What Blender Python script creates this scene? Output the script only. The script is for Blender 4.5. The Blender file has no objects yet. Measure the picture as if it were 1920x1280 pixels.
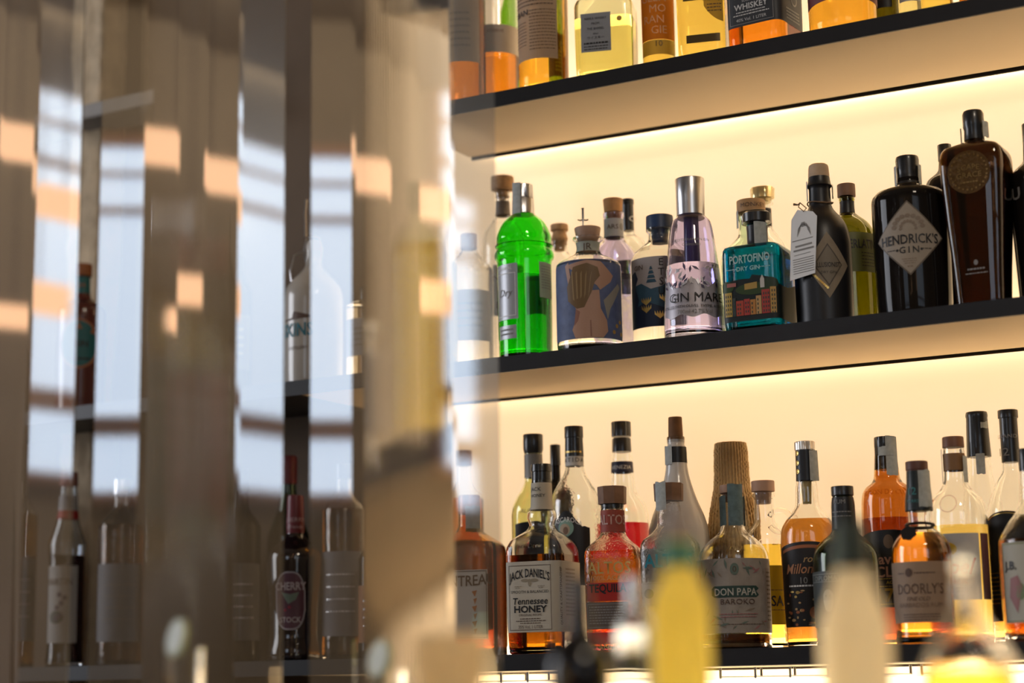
import bpy, bmesh, math, random
import numpy as np
from mathutils import Vector, Matrix
random.seed(4)
PI = math.pi
col = bpy.context.scene.collection
sc = bpy.context.scene

# ------------------------------------------------------------------ camera
F = 3473.0; PITCH = math.radians(10.56); ROLL = math.radians(-0.97); YAW = math.radians(29.3)
EYE = Vector((0.0, -2.7, 1.30))
_cy, _sy, _cp, _sp = math.cos(YAW), math.sin(YAW), math.cos(PITCH), math.sin(PITCH)
FWD = Vector((-_sy * _cp, _cy * _cp, _sp)); _r = Vector((_cy, _sy, 0)); _u = _r.cross(FWD)
RIGHT = _r * math.cos(ROLL) + _u * math.sin(ROLL); UP = _u * math.cos(ROLL) - _r * math.sin(ROLL)
cam_d = bpy.data.cameras.new('camera'); cam = bpy.data.objects.new('camera', cam_d); col.objects.link(cam)
M = Matrix((RIGHT, UP, -FWD)).transposed().to_4x4(); M.translation = EYE
cam.matrix_world = M
cam_d.sensor_width = 36; cam_d.lens = F / 1920 * 36; cam_d.clip_start = .05
cam_d.dof.use_dof = True; cam_d.dof.focus_distance = 3.02; cam_d.dof.aperture_fstop = 1.75
sc.camera = cam

# ------------------------------------------------------------------ world, exposure, sampling
w = bpy.data.worlds.new('world'); sc.world = w; w.use_nodes = True
w.node_tree.nodes['Background'].inputs[0].default_value = (.46, .38, .30, 1)
w.node_tree.nodes['Background'].inputs[1].default_value = .26
sc.view_settings.view_transform = 'Standard'; sc.view_settings.look = 'None'
sc.view_settings.exposure = 0.0; sc.view_settings.gamma = 1
cy = sc.cycles
cy.max_bounces = 26; cy.transmission_bounces = 24; cy.transparent_max_bounces = 16
cy.diffuse_bounces = 4; cy.glossy_bounces = 6
cy.caustics_reflective = False; cy.caustics_refractive = True
cy.sample_clamp_indirect = 6; cy.use_denoising = True
cy.use_adaptive_sampling = True; cy.adaptive_threshold = .02

LED_POWER = 4.6
WALL_GLOW = .70
WINDOW_POWER = 1.7
SIDE_POWER = 62.0

def area_light(name, loc, aim, sx, sy, power, colr):
    l = bpy.data.lights.new(name, 'AREA'); l.shape = 'RECTANGLE'; l.size = sx; l.size_y = sy
    l.energy = power; l.color = colr
    o = bpy.data.objects.new(name, l); col.objects.link(o); o.location = loc
    o.rotation_euler = (Vector(aim) - Vector(loc)).to_track_quat('-Z', 'Y').to_euler()
    return o
area_light('daylight_side_window', (-4.86, -1.5, 2.35), (-1.0, -.6, 2.0), 1.7, 1.9, SIDE_POWER, (.93, .94, 1.0))

area_light('added_wall_wash', (1.0, -5.2, 4.1), (1.0, -6.2, 3.6), 7.0, .3, 42.0, (1.0, .80, .55))  # unseen light added to brighten the window wall mirrored in the screens

area_light('added_front_fill', (.9, -2.4, 3.9), (0.1, 0, 1.7), .5, .5, 26.0, (1.0, .84, .66))  # unseen warm fill added to lift the label fronts

# ------------------------------------------------------------------ pixel helpers (frame 1920x1280)
def ray(px, py):
    return (FWD * F + RIGHT * (px - 960) - UP * (py - 640)) / F
def at(px, py, depth):
    """world point seen at a pixel on the vertical plane y = depth; second value is the camera depth"""
    d = ray(px, py); t = (depth - EYE.y) / d.y
    return EYE + d * t, t
def at_cam(px, py, dist):
    return EYE + ray(px, py) * dist

S1, S2, S3 = EYE.z + 1.024, EYE.z + .553, EYE.z + .053
TH = .027
def back_edge(x): return .311 + .03 * x
def wall_y(x): return back_edge(x) + .045

# ------------------------------------------------------------------ materials
MATS = {}
def mat(name, color=(.8, .8, .8), rough=.5, metal=0., trans=0., ior=1.45, emit=0., noise=0., nscale=30., bump=0., bscale=200., coat=0., alpha=1.):
    if name in MATS: return MATS[name]
    m = bpy.data.materials.new(name); m.use_nodes = True; nt = m.node_tree; b = nt.nodes['Principled BSDF']
    c = (*color, 1)
    b.inputs['Base Color'].default_value = c; b.inputs['Roughness'].default_value = rough
    b.inputs['Metallic'].default_value = metal; b.inputs['Transmission Weight'].default_value = trans
    b.inputs['IOR'].default_value = ior; b.inputs['Coat Weight'].default_value = coat
    b.inputs['Alpha'].default_value = alpha
    if emit: b.inputs['Emission Color'].default_value = c; b.inputs['Emission Strength'].default_value = emit
    if noise or bump:
        tc = nt.nodes.new('ShaderNodeTexCoord')
    if noise:
        n = nt.nodes.new('ShaderNodeTexNoise'); n.inputs['Scale'].default_value = nscale; n.inputs['Detail'].default_value = 5
        nt.links.new(tc.outputs['Object'], n.inputs['Vector'])
        mx = nt.nodes.new('ShaderNodeMix'); mx.data_type = 'RGBA'
        mx.inputs[6].default_value = tuple(max(0, v * (1 - noise)) for v in color) + (1,)
        mx.inputs[7].default_value = tuple(min(1, v * (1 + noise)) for v in color) + (1,)
        nt.links.new(n.outputs['Fac'], mx.inputs[0]); nt.links.new(mx.outputs[2], b.inputs['Base Color'])
    if bump:
        n2 = nt.nodes.new('ShaderNodeTexNoise'); n2.inputs['Scale'].default_value = bscale; n2.inputs['Detail'].default_value = 4
        nt.links.new(tc.outputs['Object'], n2.inputs['Vector'])
        bp = nt.nodes.new('ShaderNodeBump'); bp.inputs['Strength'].default_value = bump; bp.inputs['Distance'].default_value = .004
        nt.links.new(n2.outputs['Fac'], bp.inputs['Height']); nt.links.new(bp.outputs['Normal'], b.inputs['Normal'])
    MATS[name] = m; return m
def glass(name, color, rough=0., ior=1.5, bump=0., bscale=60.):
    return mat('glass_' + name, color, rough, trans=1., ior=ior, bump=bump, bscale=bscale)
def liq(name, color):
    return mat('liquid_' + name, color, 0., trans=1., ior=1.36)
def paper(name, color, rough=.6, noise=.05):
    return mat('paper_' + name, color, rough, noise=noise, nscale=60)
def ink(name, color, rough=.5, metal=0.):
    return mat('ink_' + name, color, rough, metal=metal, noise=.04)

def translucent(name, color, tr=.6):
    m = bpy.data.materials.new(name); m.use_nodes = True; nt = m.node_tree; nt.nodes.clear()
    o = nt.nodes.new('ShaderNodeOutputMaterial'); a = nt.nodes.new('ShaderNodeBsdfDiffuse'); t_ = nt.nodes.new('ShaderNodeBsdfTranslucent'); x = nt.nodes.new('ShaderNodeMixShader')
    n = nt.nodes.new('ShaderNodeTexNoise'); n.inputs['Scale'].default_value = 25; r = nt.nodes.new('ShaderNodeMix'); r.data_type = 'RGBA'
    r.inputs[6].default_value = (*[c * .96 for c in color], 1); r.inputs[7].default_value = (*color, 1); nt.links.new(n.outputs['Fac'], r.inputs[0])
    for q in (a, t_): nt.links.new(r.outputs[2], q.inputs['Color'])
    x.inputs[0].default_value = tr; nt.links.new(a.outputs[0], x.inputs[1]); nt.links.new(t_.outputs[0], x.inputs[2]); nt.links.new(x.outputs[0], o.inputs['Surface'])
    return m
CLEAR = glass('clear', (.97, .975, .96)); CLEARW = glass('clear_wavy', (.95, .96, .94), bump=.35, bscale=45)
BLUISH = glass('bluish', (.86, .88, .98)); GREENISH = glass('pale_green', (.80, .93, .80))
LILAC = glass('lilac', (.78, .75, .98))
BLACK = ink('black', (.012, .011, .012)); WHITE = ink('white', (.85, .84, .82)); GOLD = ink('gold', (.62, .42, .13), .32, .8)
GREYINK = ink('grey', (.25, .24, .23)); BROWNINK = ink('brown', (.10, .055, .035)); SILVERINK = ink('silver', (.6, .6, .62), .35, .6)
CORK = mat('cork', (.50, .30, .15), .8, noise=.35, nscale=160, bump=.3, bscale=300)
WOOD = mat('pale_wood', (.52, .33, .18), .6, noise=.2, nscale=90); DWOOD = mat('dark_wood', (.20, .105, .06), .55, noise=.3, nscale=90)
PINKWOOD = mat('pinkish_wood', (.42, .26, .18), .6, noise=.12, nscale=60)
BLKCAP = mat('black_cap', (.012, .012, .013), .32, noise=.1, coat=.3); BLKSAT = mat('black_satin', (.010, .010, .012), .38, noise=.1)
SILVER = mat('brushed_silver', (.62, .62, .64), .28, metal=1., noise=.04, nscale=12)
STAMP = mat('tax_stamp_paper', (.42, .45, .44), .7, noise=.35, nscale=140)

# ------------------------------------------------------------------ object helpers
def link(name, me, m, parent=None, smooth=True, sharp=38):
    if m is not None: me.materials.append(m)
    if smooth:
        for p in me.polygons: p.use_smooth = True
        if sharp: me.set_sharp_from_angle(angle=math.radians(sharp))
    o = bpy.data.objects.new(name, me); col.objects.link(o)
    if parent is not None: o.parent = parent
    return o
def bmobj(name, bm, m, parent=None, smooth=False, sharp=38):
    bmesh.ops.recalc_face_normals(bm, faces=bm.faces[:])
    me = bpy.data.meshes.new(name); bm.to_mesh(me); bm.free()
    return link(name, me, m, parent, smooth, sharp)
def thing(name, label, cat, loc=(0, 0, 0), rz=0., group=None):
    o = bpy.data.objects.new(name, None); col.objects.link(o); o.empty_display_size = .02
    o.location = loc; o.rotation_euler = (0, 0, rz); o['label'] = label; o['category'] = cat
    if group: o['group'] = group
    return o
def tag(o, label, cat, group=None):
    o['label'] = label; o['category'] = cat
    if group: o['group'] = group
    return o
def structure(o): o['kind'] = 'structure'; return o
def bbox(bm, x0, x1, y0, y1, z0, z1, bev=0.):
    r = bmesh.ops.create_cube(bm, size=1)
    for v in r['verts']:
        v.co = Vector((x0 + (v.co.x + .5) * (x1 - x0), y0 + (v.co.y + .5) * (y1 - y0), z0 + (v.co.z + .5) * (z1 - z0)))
    if bev:
        es = list({e for v in r['verts'] for e in v.link_edges})
        bmesh.ops.bevel(bm, geom=es, offset=bev, segments=2, affect='EDGES')
def prism(bm, pts, z0, z1):
    a = [bm.verts.new((x, y, z0)) for x, y in pts]; b = [bm.verts.new((x, y, z1)) for x, y in pts]
    n = len(pts)
    bm.faces.new(a[::-1]); bm.faces.new(b)
    for i in range(n): bm.faces.new((a[i], a[(i + 1) % n], b[(i + 1) % n], b[i]))
def tube_mesh(bm, pts, r, seg=8, cap=True):
    pts = [Vector(p) for p in pts]; rings = []
    for i, p in enumerate(pts):
        t = (pts[min(i + 1, len(pts) - 1)] - pts[max(i - 1, 0)]).normalized()
        a = t.orthogonal().normalized() if i == 0 else (rings_n - t * rings_n.dot(t)).normalized()
        rings_n = a; b = t.cross(a); rr = r[i] if isinstance(r, (list, tuple)) else r
        rings.append([bm.verts.new(p + (a * math.cos(k * 2 * PI / seg) + b * math.sin(k * 2 * PI / seg)) * rr) for k in range(seg)])
    for A, B in zip(rings, rings[1:]):
        for k in range(seg): bm.faces.new((A[k], A[(k + 1) % seg], B[(k + 1) % seg], B[k]))
    if cap: bm.faces.new(rings[0][::-1]); bm.faces.new(rings[-1])

def pchip(xs, ys, q):
    xs = np.array(xs, float); ys = np.array(ys, float); h = np.diff(xs); d = np.diff(ys) / h
    m = np.zeros(len(xs))
    for i in range(1, len(xs) - 1):
        if d[i - 1] * d[i] > 0:
            w1 = 2 * h[i] + h[i - 1]; w2 = h[i] + 2 * h[i - 1]; m[i] = (w1 + w2) / (w1 / d[i - 1] + w2 / d[i])
    m[0] = d[0]; m[-1] = d[-1]
    i = np.clip(np.searchsorted(xs, q) - 1, 0, len(h) - 1); t = (q - xs[i]) / h[i]
    return ((1 + 2 * t) * (1 - t) ** 2 * ys[i] + t * (1 - t) ** 2 * h[i] * m[i] + t * t * (3 - 2 * t) * ys[i + 1] + t * t * (t - 1) * h[i] * m[i + 1])

SEG = 56
class Sect:
    """cross-section: superellipse (n=2 is round), depth ratio, front is -Y"""
    def __init__(s, n=2., ratio=1., facets=0):
        s.n, s.ratio = n, ratio
        N = 360; pts = []
        for k in range(N + 1):
            a = -PI / 2 + 2 * PI * k / N; c, d = math.cos(a), math.sin(a)
            if facets:
                st = 2 * PI / facets; ph = (a + PI / 2 + st / 2) % st - st / 2; q = math.cos(st / 2) / math.cos(ph); pts.append((c * q, d * q))
            else:
                pts.append((math.copysign(abs(c) ** (2 / n), c), math.copysign(abs(d) ** (2 / n), d) * ratio))
        s.p = np.array(pts); s.L = np.concatenate([[0], np.cumsum(np.hypot(*np.diff(s.p, axis=0).T))])
    def ring(s, seg=SEG):
        q = np.linspace(0, s.L[-1], seg, endpoint=False)
        return [s.xy(v) for v in q]
    def xy(s, arc):
        arc = arc % s.L[-1]
        return (float(np.interp(arc, s.L, s.p[:, 0])), float(np.interp(arc, s.L, s.p[:, 1])))
    def halfwidth(s, yaw):
        return float(np.abs(s.p[:, 0] * math.cos(yaw) - s.p[:, 1] * math.sin(yaw)).max())
ROUND = Sect()
ROUNDC = {}
def loft(rows, sect, seg=SEG, close_top=True, close_bot=True, flip=False, ends=None):
    """rows: (z, r, k) from top to bottom; k blends the section from round (0) to sect (1)"""
    bm = bmesh.new(); R0 = ROUND.ring(seg); R1 = sect.ring(seg); rings = []
    for z, r, k in rows:
        rings.append([bm.verts.new(((a[0] * (1 - k) + b[0] * k) * r, (a[1] * (1 - k) + b[1] * k) * r, z)) for a, b in zip(R0, R1)])
    for A, B in zip(rings, rings[1:]):
        for k in range(seg): bm.faces.new((A[k], B[k], B[(k + 1) % seg], A[(k + 1) % seg]))
    if close_top: bm.faces.new(rings[0])
    if close_bot: bm.faces.new(rings[-1][::-1])
    return bm

def text_mesh(s, h, bold=0., shear=0., width=1., spacing=1.):
    cu = bpy.data.curves.new('t', 'FONT'); cu.body = s; cu.size = h / .70; cu.align_x = 'CENTER'; cu.resolution_u = 2
    cu.offset = bold * h; cu.shear = shear; cu.space_character = spacing
    o = bpy.data.objects.new('t', cu); col.objects.link(o)
    me = bpy.data.meshes.new_from_object(o.evaluated_get(bpy.context.evaluated_depsgraph_get()))
    bpy.data.objects.remove(o); bpy.data.curves.remove(cu)
    for v in me.vertices: v.co.x *= width; v.co.y -= h / 2
    return me

LISTB = []
class Bottle:
    def __init__(s, name, label, cat, cx, depth, shelf, prof, gm, sect=ROUND, yaw=0., blend=None, liquid=None, fill=None,
                 wall=.0028, base=None, group=None, seg=SEG, glass_name='glass_body', solid=False, ymid=None, foot=.004):
        ys = [p[0] for p in prof]
        top = ys[0]; s.cx = cx; s.depth = depth
        P, t = at(cx, ymid if ymid is not None else (ys[-1] * .6 + ys[0] * .4), depth)
        s.X = P.x; s.mpp = t / F; s.shelf = shelf; s.sect = sect
        tocam = math.atan2(EYE.x - s.X, -(EYE.y - depth))      # azimuth from -Y toward +X
        s.rz = tocam + math.radians(yaw)
        s.yaw = math.radians(yaw)
        s.root = thing(name, label, cat, (s.X, depth, shelf), s.rz, group)
        s.sc = 1 / sect.halfwidth(s.yaw)
        s.py0, s.z0 = ys[0], s._z(ys[0])
        # rows; profile entries (y, half width[, k])
        pts = []
        for p in prof:
            k = p[2] if len(p) > 2 else (blend if blend is not None else (0 if sect is ROUND else 1))
            pts.append([s.z(p[0]), p[1] * s.mpp * (s.sc * k + (1 - k)), k])
        # last profile row sits on the shelf
        pts[-1][0] = 0.
        for i in range(len(pts) - 1): # keep strictly decreasing
            if pts[i][0] <= pts[i + 1][0] + 1e-4 and i + 1 < len(pts) - 1: pts[i + 1][0] = pts[i][0] - 2e-4
        pts = [p for i, p in enumerate(pts) if i == len(pts) - 1 or p[0] > .0008]
        LISTB.append((name, label, s.X, depth, shelf, max(q[1] * max(1, math.hypot(1, sect.ratio) * .78 if sect.n > 3 else 1) for q in pts), cx, t))
        s.pts = pts; s.zt = pts[0][0]
        z = [p[0] for p in pts][::-1]; r = [p[1] for p in pts][::-1]; kk = [p[2] for p in pts][::-1]
        q = set(z)
        step = .004 if seg > 40 else .007
        for a, b in zip(z, z[1:]):
            n = max(1, int((b - a) / step)); n = min(n, 12)
            for i in range(1, n): q.add(a + (b - a) * i / n)
        q = np.array(sorted(q))
        s.zz = q; s.rr = pchip(z, r, q); s.kk = np.interp(q, z, kk)
        rows = [(float(a), float(b), float(c)) for a, b, c in zip(q, s.rr, s.kk)]   # bottom to top
        rb = rows[0][1]
        outer = [(0, rb - foot, rows[0][2]), (foot * .35, rb - foot * .25, rows[0][2])] + [(max(a, foot), b, c) if i == 0 else (a, b, c) for i, (a, b, c) in enumerate(rows) if i == 0 or a > foot * 1.2]
        bs = base if base is not None else .008
        inner = [(a, max(b - wall, .002), c) for a, b, c in rows if a > bs + .004]
        rin = inner[0][1]
        inner = [(bs, rin * .80, inner[0][2]), (bs + .002, rin * .95, inner[0][2])] + inner
        ring_rows = outer[::-1] + []
        bm = bmesh.new(); R0 = ROUND.ring(seg); R1 = sect.ring(seg)
        def ring(zr, rr, k): return [bm.verts.new(((a[0] * (1 - k) + b[0] * k) * rr, (a[1] * (1 - k) + b[1] * k) * rr, zr)) for a, b in zip(R0, R1)]
        def skin(rows_, inward):
            rs = [ring(*x) for x in rows_]
            for A, B in zip(rs, rs[1:]):
                for k in range(seg):
                    f = (A[k], A[(k + 1) % seg], B[(k + 1) % seg], B[k])
                    bm.faces.new(f[::-1] if inward else f)
            return rs
        o = skin(outer, False); bm.faces.new(o[0][::-1])
        if not solid:
            i_ = skin(inner, True); bm.faces.new(i_[0])
            for k in range(seg): bm.faces.new((o[-1][k], o[-1][(k + 1) % seg], i_[-1][(k + 1) % seg], i_[-1][k]))
        else: bm.faces.new(o[-1])
        me = bpy.data.meshes.new(glass_name); bm.to_mesh(me); bm.free()
        s.glass = link(glass_name, me, gm, s.root, True, 50)
        if liquid is not None and not solid:
            zf = s.z(fill) if fill is not None else s.zt * .6
            li = [(a, b + .0004, c) for a, b, c in inner if a < zf]
            last = li[-1]; rf = float(np.interp(zf, s.zz, s.rr)) - wall + .0004
            li[0] = (li[0][0] - .0004, li[0][1] + .0002, li[0][2])
            if zf - last[0] > .0003: li.append((zf, rf, last[2]))
            lb = loft(li[::-1], sect, seg)
            bmobj('liquid', lb, liquid, s.root, True, 40)
    def _z(s, y):
        P, t = at(s.cx, y, s.depth); return P.z - s.shelf
    z = _z
    def r(s, z): return float(np.interp(z, s.zz, s.rr))
    def k(s, z): return float(np.interp(z, s.zz, s.kk))
    def map(s, u, z, off, rfun=None):
        """u: arc length (m) from the front centre, z height"""
        if rfun: r = rfun(z); k = 0
        else: r = s.r(z); k = s.k(z)
        x1, y1 = s.sect.xy(u / r); x0, y0 = ROUND.xy(u / r)
        x, y = (x0 * (1 - k) + x1 * k) * r, (y0 * (1 - k) + y1 * k) * r
        L = math.hypot(x, y); f = 1 + off / L
        return (x * f, y * f, z)
    def shape(s, name, m, u0, u1, top, bot, off=.0005, parent=None, nu=0, jag=0., rfun=None, label=None, both=True):
        """a patch following the surface: top / bot are y pixels or functions of u (px)"""
        ft = top if callable(top) else (lambda u: top); fb = bot if callable(bot) else (lambda u: bot)
        nu = nu or max(4, int(abs(u1 - u0) / 5)); zs = abs(s.z(fb((u0 + u1) / 2)) - s.z(ft((u0 + u1) / 2)))
        nv = max(1, int(zs / .008)); nv = min(nv, 18)
        bm = bmesh.new(); g = []; rnd = random.Random(len(name) + int(u0 * 7))
        for i in range(nu + 1):
            u = u0 + (u1 - u0) * i / nu; a, b = s.z(ft(u)), s.z(fb(u)); ja, jb = (rnd.uniform(-jag, jag) * .001, rnd.uniform(-jag, jag) * .001)
            g.append([bm.verts.new(s.map(u * s.mpp, (a + ja) + ((b + jb) - (a + ja)) * j / nv, off, rfun)) for j in range(nv + 1)])
        for A, B in zip(g, g[1:]):
            for j in range(nv):
                try: bm.faces.new((A[j], A[j + 1], B[j + 1], B[j]))
                except ValueError: pass
        bmesh.ops.remove_doubles(bm, verts=bm.verts[:], dist=1e-6)
        me = bpy.data.meshes.new(name); bm.to_mesh(me); bm.free()
        o = link(name, me, m, parent or s.root, True, 0)
        if label: o['label'] = label
        return o
    def text(s, txt, u, y, h, m, parent=None, off=.0012, bold=.0, shear=0., width=1., spacing=1., name='lettering', arch=0., vert=False, rfun=None):
        me = text_mesh(txt, h * s.mpp, bold, shear, width, spacing)
        zc = s.z(y)
        half = max([abs(v.co.x) for v in me.vertices] + [1e-4])
        for v in me.vertices:
            x, yy = v.co.x, v.co.y
            if vert: x, yy = -yy, x
            yy -= arch * s.mpp * (x / half) ** 2
            v.co = s.map(u * s.mpp + x, zc + yy, off, rfun)
        return link(name, me, m, parent or s.root, False)
    def bars(s, rows, m, parent, off=.0012, name='small_print', seed=1):
        """rows of small broken print: (u0, u1, y, h)"""
        rnd = random.Random(seed); bm = bmesh.new()
        for u0, u1, y, h in rows:
            u = u0
            while u < u1 - 1:
                wd = min(rnd.uniform(2.2, 6.5), u1 - u)
                a, b = s.z(y - h / 2), s.z(y + h / 2)
                q = [s.map(uu * s.mpp, zz, off) for uu, zz in ((u, a), (u, b), (u + wd, b), (u + wd, a))]
                bm.faces.new([bm.verts.new(p) for p in q]); u += wd + 1.1
        me = bpy.data.meshes.new(name); bm.to_mesh(me); bm.free()
        return link(name, me, m, parent, False)
    def frame(s, u0, u1, y0, y1, t, m, parent, off=.0011, name='printed_border'):
        bm = bmesh.new()
        for a, b, c, d in ((u0, u1, y0, y0 + t), (u0, u1, y1 - t, y1), (u0, u0 + t, y0, y1), (u1 - t, u1, y0, y1)):
            nu = max(1, int((b - a) / 6)); nv = max(1, int((d - c) / 8))
            g = [[bm.verts.new(s.map((a + (b - a) * i / nu) * s.mpp, s.z(c + (d - c) * j / nv), off)) for j in range(nv + 1)] for i in range(nu + 1)]
            for i in range(nu):
                for j in range(nv): bm.faces.new((g[i][j], g[i][j + 1], g[i + 1][j + 1], g[i + 1][j]))
        me = bpy.data.meshes.new(name); bm.to_mesh(me); bm.free()
        return link(name, me, m, parent, False)
    def poly(s, pts, m, parent, off=.0011, name='printed_shape'):
        bm = bmesh.new(); bm.faces.new([bm.verts.new((u, y, 0)) for u, y in pts])
        bmesh.ops.triangulate(bm, faces=bm.faces[:])
        for _ in range(4):
            es = [e for e in bm.edges if e.calc_length() > 7]
            if not es or len(bm.faces) > 700: break
            bmesh.ops.subdivide_edges(bm, edges=es, cuts=1); bmesh.ops.triangulate(bm, faces=bm.faces[:])
        for v in bm.verts: v.co = Vector(s.map(v.co.x * s.mpp, s.z(v.co.y), off))
        me = bpy.data.meshes.new(name); bm.to_mesh(me); bm.free()
        return link(name, me, m, parent, False)
    def ellipse(s, u, y, a, b, m, parent, off=.0011, name='printed_shape', n=28):
        return s.poly([(u + a * math.cos(k * 2 * PI / n), y + b * math.sin(k * 2 * PI / n)) for k in range(n)], m, parent, off, name)
    def cap(s, prof, m, name='cap', dx=0., facets=0, ridges=0, dy=0., parent=None, label=None, yawc=0.):
        """opaque turned part on the bottle axis: (y, hw) top to bottom"""
        rows = [(s.z(y), h * s.mpp, 0. if not facets else 1.) for y, h in prof]
        rows = [(rows[0][0], rows[0][1] * .86, rows[0][2]), (rows[0][0] - rows[0][1] * .05, rows[0][1] * .97, rows[0][2])] + [(z, r, k) for i, (z, r, k) in enumerate(rows) if i or False] if False else rows
        z0, r0, k0 = rows[0]
        e = min(.0012, (rows[0][0] - rows[-1][0]) * .2)
        rows = [(z0, r0 - e, k0), (z0 - e * .3, r0 - e * .3, k0), (z0 - e, r0, k0)] + rows[1:]
        sec = Sect(2, 1, facets) if facets else ROUND
        seg = 48
        bm = loft(rows, sec, seg)
        if ridges:
            for i, v in enumerate(bm.verts):
                ang = math.atan2(v.co.y, v.co.x); f = 1 + .02 * math.copysign(1, math.sin(ang * ridges)); v.co.x *= f; v.co.y *= f
        if dx or dy or yawc:
            for v in bm.verts:
                c, d = math.cos(yawc), math.sin(yawc); x, y = v.co.x, v.co.y
                v.co.x = x * c - y * d + dx * s.mpp; v.co.y = x * d + y * c
        o = bmobj(name, bm, m, parent or s.root, True, 35)
        if label: o['label'] = label
        return o
    def stamp(s, y0, y1, u0, u1, r_px, m=None, lean=0.):
        """paper tax strip over the closure, standing just off it"""
        m = m or STAMP; R = [(s.z(y), r * s.mpp) for y, r in r_px][::-1]
        zz = [a for a, b in R]; rr = [b for a, b in R]
        return s.shape('tax_stamp', m, u0, u1, lambda u: y0 + lean * (u - u0), lambda u: y1 + lean * (u - u0), .0012, jag=1.2, rfun=lambda z: float(np.interp(z, zz, rr)))
    def band(s, y0, y1, m, name='neck_band', off=.0005, u=None):
        half = max(s.r(s.z(y0)), s.r(s.z(y1))) * PI / s.mpp if u is None else u
        r = s.r(s.z((y0 + y1) / 2)); half = r * PI * s.sect.L[-1] / (2 * PI) / s.mpp if u is None else u
        if u is None:  # full sleeve as lathe
            zs = np.linspace(s.z(y0), s.z(y1), 8)
            bm = loft([(float(z), s.r(float(z)) + off, s.k(float(z))) for z in zs], s.sect, SEG, False, False)
            me = bpy.data.meshes.new(name); bm.to_mesh(me); bm.free(); return link(name, me, m, s.root, True, 0)
        return s.shape(name, m, -half, half, y0, y1, off)

# ------------------------------------------------------------------ room
ROOM_X0, ROOM_X1, ROOM_Y0, ROOM_Z = -5.0, 5.4, -6.2, 4.2
plaster = mat('room_plaster', (.28, .24, .19), .85, noise=.15, nscale=3, bump=.2, bscale=40)
GLOWWALL = mat('glowing_wall_white', (.86, .78, .66), .55, noise=.02, nscale=4)
_b = GLOWWALL.node_tree.nodes['Principled BSDF']      # even glow put into the wall, standing for strip light on it
_b.inputs['Emission Color'].default_value = (1, .69, .38, 1); _b.inputs['Emission Strength'].default_value = WALL_GLOW
BROWNW = mat('dark_brown_wall', (.13, .085, .05), .7, noise=.25, nscale=5, bump=.2, bscale=30)
SHELFBLK = mat('black_shelf', (.010, .009, .010), .42, noise=.2, nscale=40)
SOFFIT = mat('cream_soffit', (.82, .66, .44), .6, noise=.03, nscale=6)
STONE = mat('rough_stone', (.50, .39, .26), .9, noise=.5, nscale=22, bump=1., bscale=45)
xL = at(748, 500, .33)[0].x            # left end of the glowing back wall
X_R = 1.05
def box_struct(name, m, *a):
    bm = bmesh.new(); bbox(bm, *a); return structure(bmobj(name, bm, m))
box_struct('floor', mat('floor_tile', (.11, .09, .075), .5, noise=.2, nscale=4), ROOM_X0, ROOM_X1, ROOM_Y0, .6, -.1, 0)
box_struct('ceiling', plaster, ROOM_X0, ROOM_X1, ROOM_Y0, .6, ROOM_Z, ROOM_Z + .1)
box_struct('wall_left', plaster, ROOM_X0 - .1, ROOM_X0, ROOM_Y0, .6, 0, ROOM_Z)
box_struct('wall_right', plaster, ROOM_X1, ROOM_X1 + .1, ROOM_Y0, .6, 0, ROOM_Z)
box_struct('wall_front', plaster, ROOM_X0, ROOM_X1, ROOM_Y0 - .1, ROOM_Y0, 0, ROOM_Z)
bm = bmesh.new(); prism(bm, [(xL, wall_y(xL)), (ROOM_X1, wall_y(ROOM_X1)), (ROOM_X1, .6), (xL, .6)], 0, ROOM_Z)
structure(bmobj('wall_back', bm, GLOWWALL))
yl = back_edge(xL) - .006
bm = bmesh.new(); prism(bm, [(ROOM_X0, .235), (-2.6, .235), (xL, yl), (xL, .6), (ROOM_X0, .6)], 0, ROOM_Z)
structure(bmobj('wall_brown', bm, BROWNW))

# rough stone pillar built into the brown wall
pl, pr = at(128, 300, .17)[0].x, at(196, 300, .17)[0].x
bm = bmesh.new(); zs = np.linspace(0, ROOM_Z, 150); rnd = random.Random(3); rows = []
for z in zs:
    zr = z - S2; nar = 1. if zr > .35 or zr < 0 else .55 + .45 * zr / .35
    c = (pl + pr) / 2 - .004; hw = (pr - pl) / 2 * nar; n = 10
    pts = [(c - hw, .33)] + [(c - hw + 2 * hw * i / n + rnd.uniform(-.002, .002), .17 + rnd.uniform(-.004, .004) + (.012 if i in (0, n) else 0)) for i in range(n + 1)] + [(c + hw, .33)]
    rows.append([bm.verts.new((x, y, z)) for x, y in pts])
for A, B in zip(rows, rows[1:]):
    for i in range(len(A) - 1): bm.faces.new((A[i], A[i + 1], B[i + 1], B[i]))
pil = structure(bmobj('wall_pillar', bm, STONE, smooth=True, sharp=0))
ledge = bmesh.new(); a = at(100, 216, .12)[0]; b_ = at(212, 184, .12)[0]
bbox(ledge, a.x - .25, b_.x + .22, .10, .20, a.z - .03, a.z, .002)
tag(bmobj('stone_ledge', ledge, mat('grey_stone', (.30, .28, .26), .7, noise=.2)), 'narrow grey ledge across the rough stone pillar', 'ledge')

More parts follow.
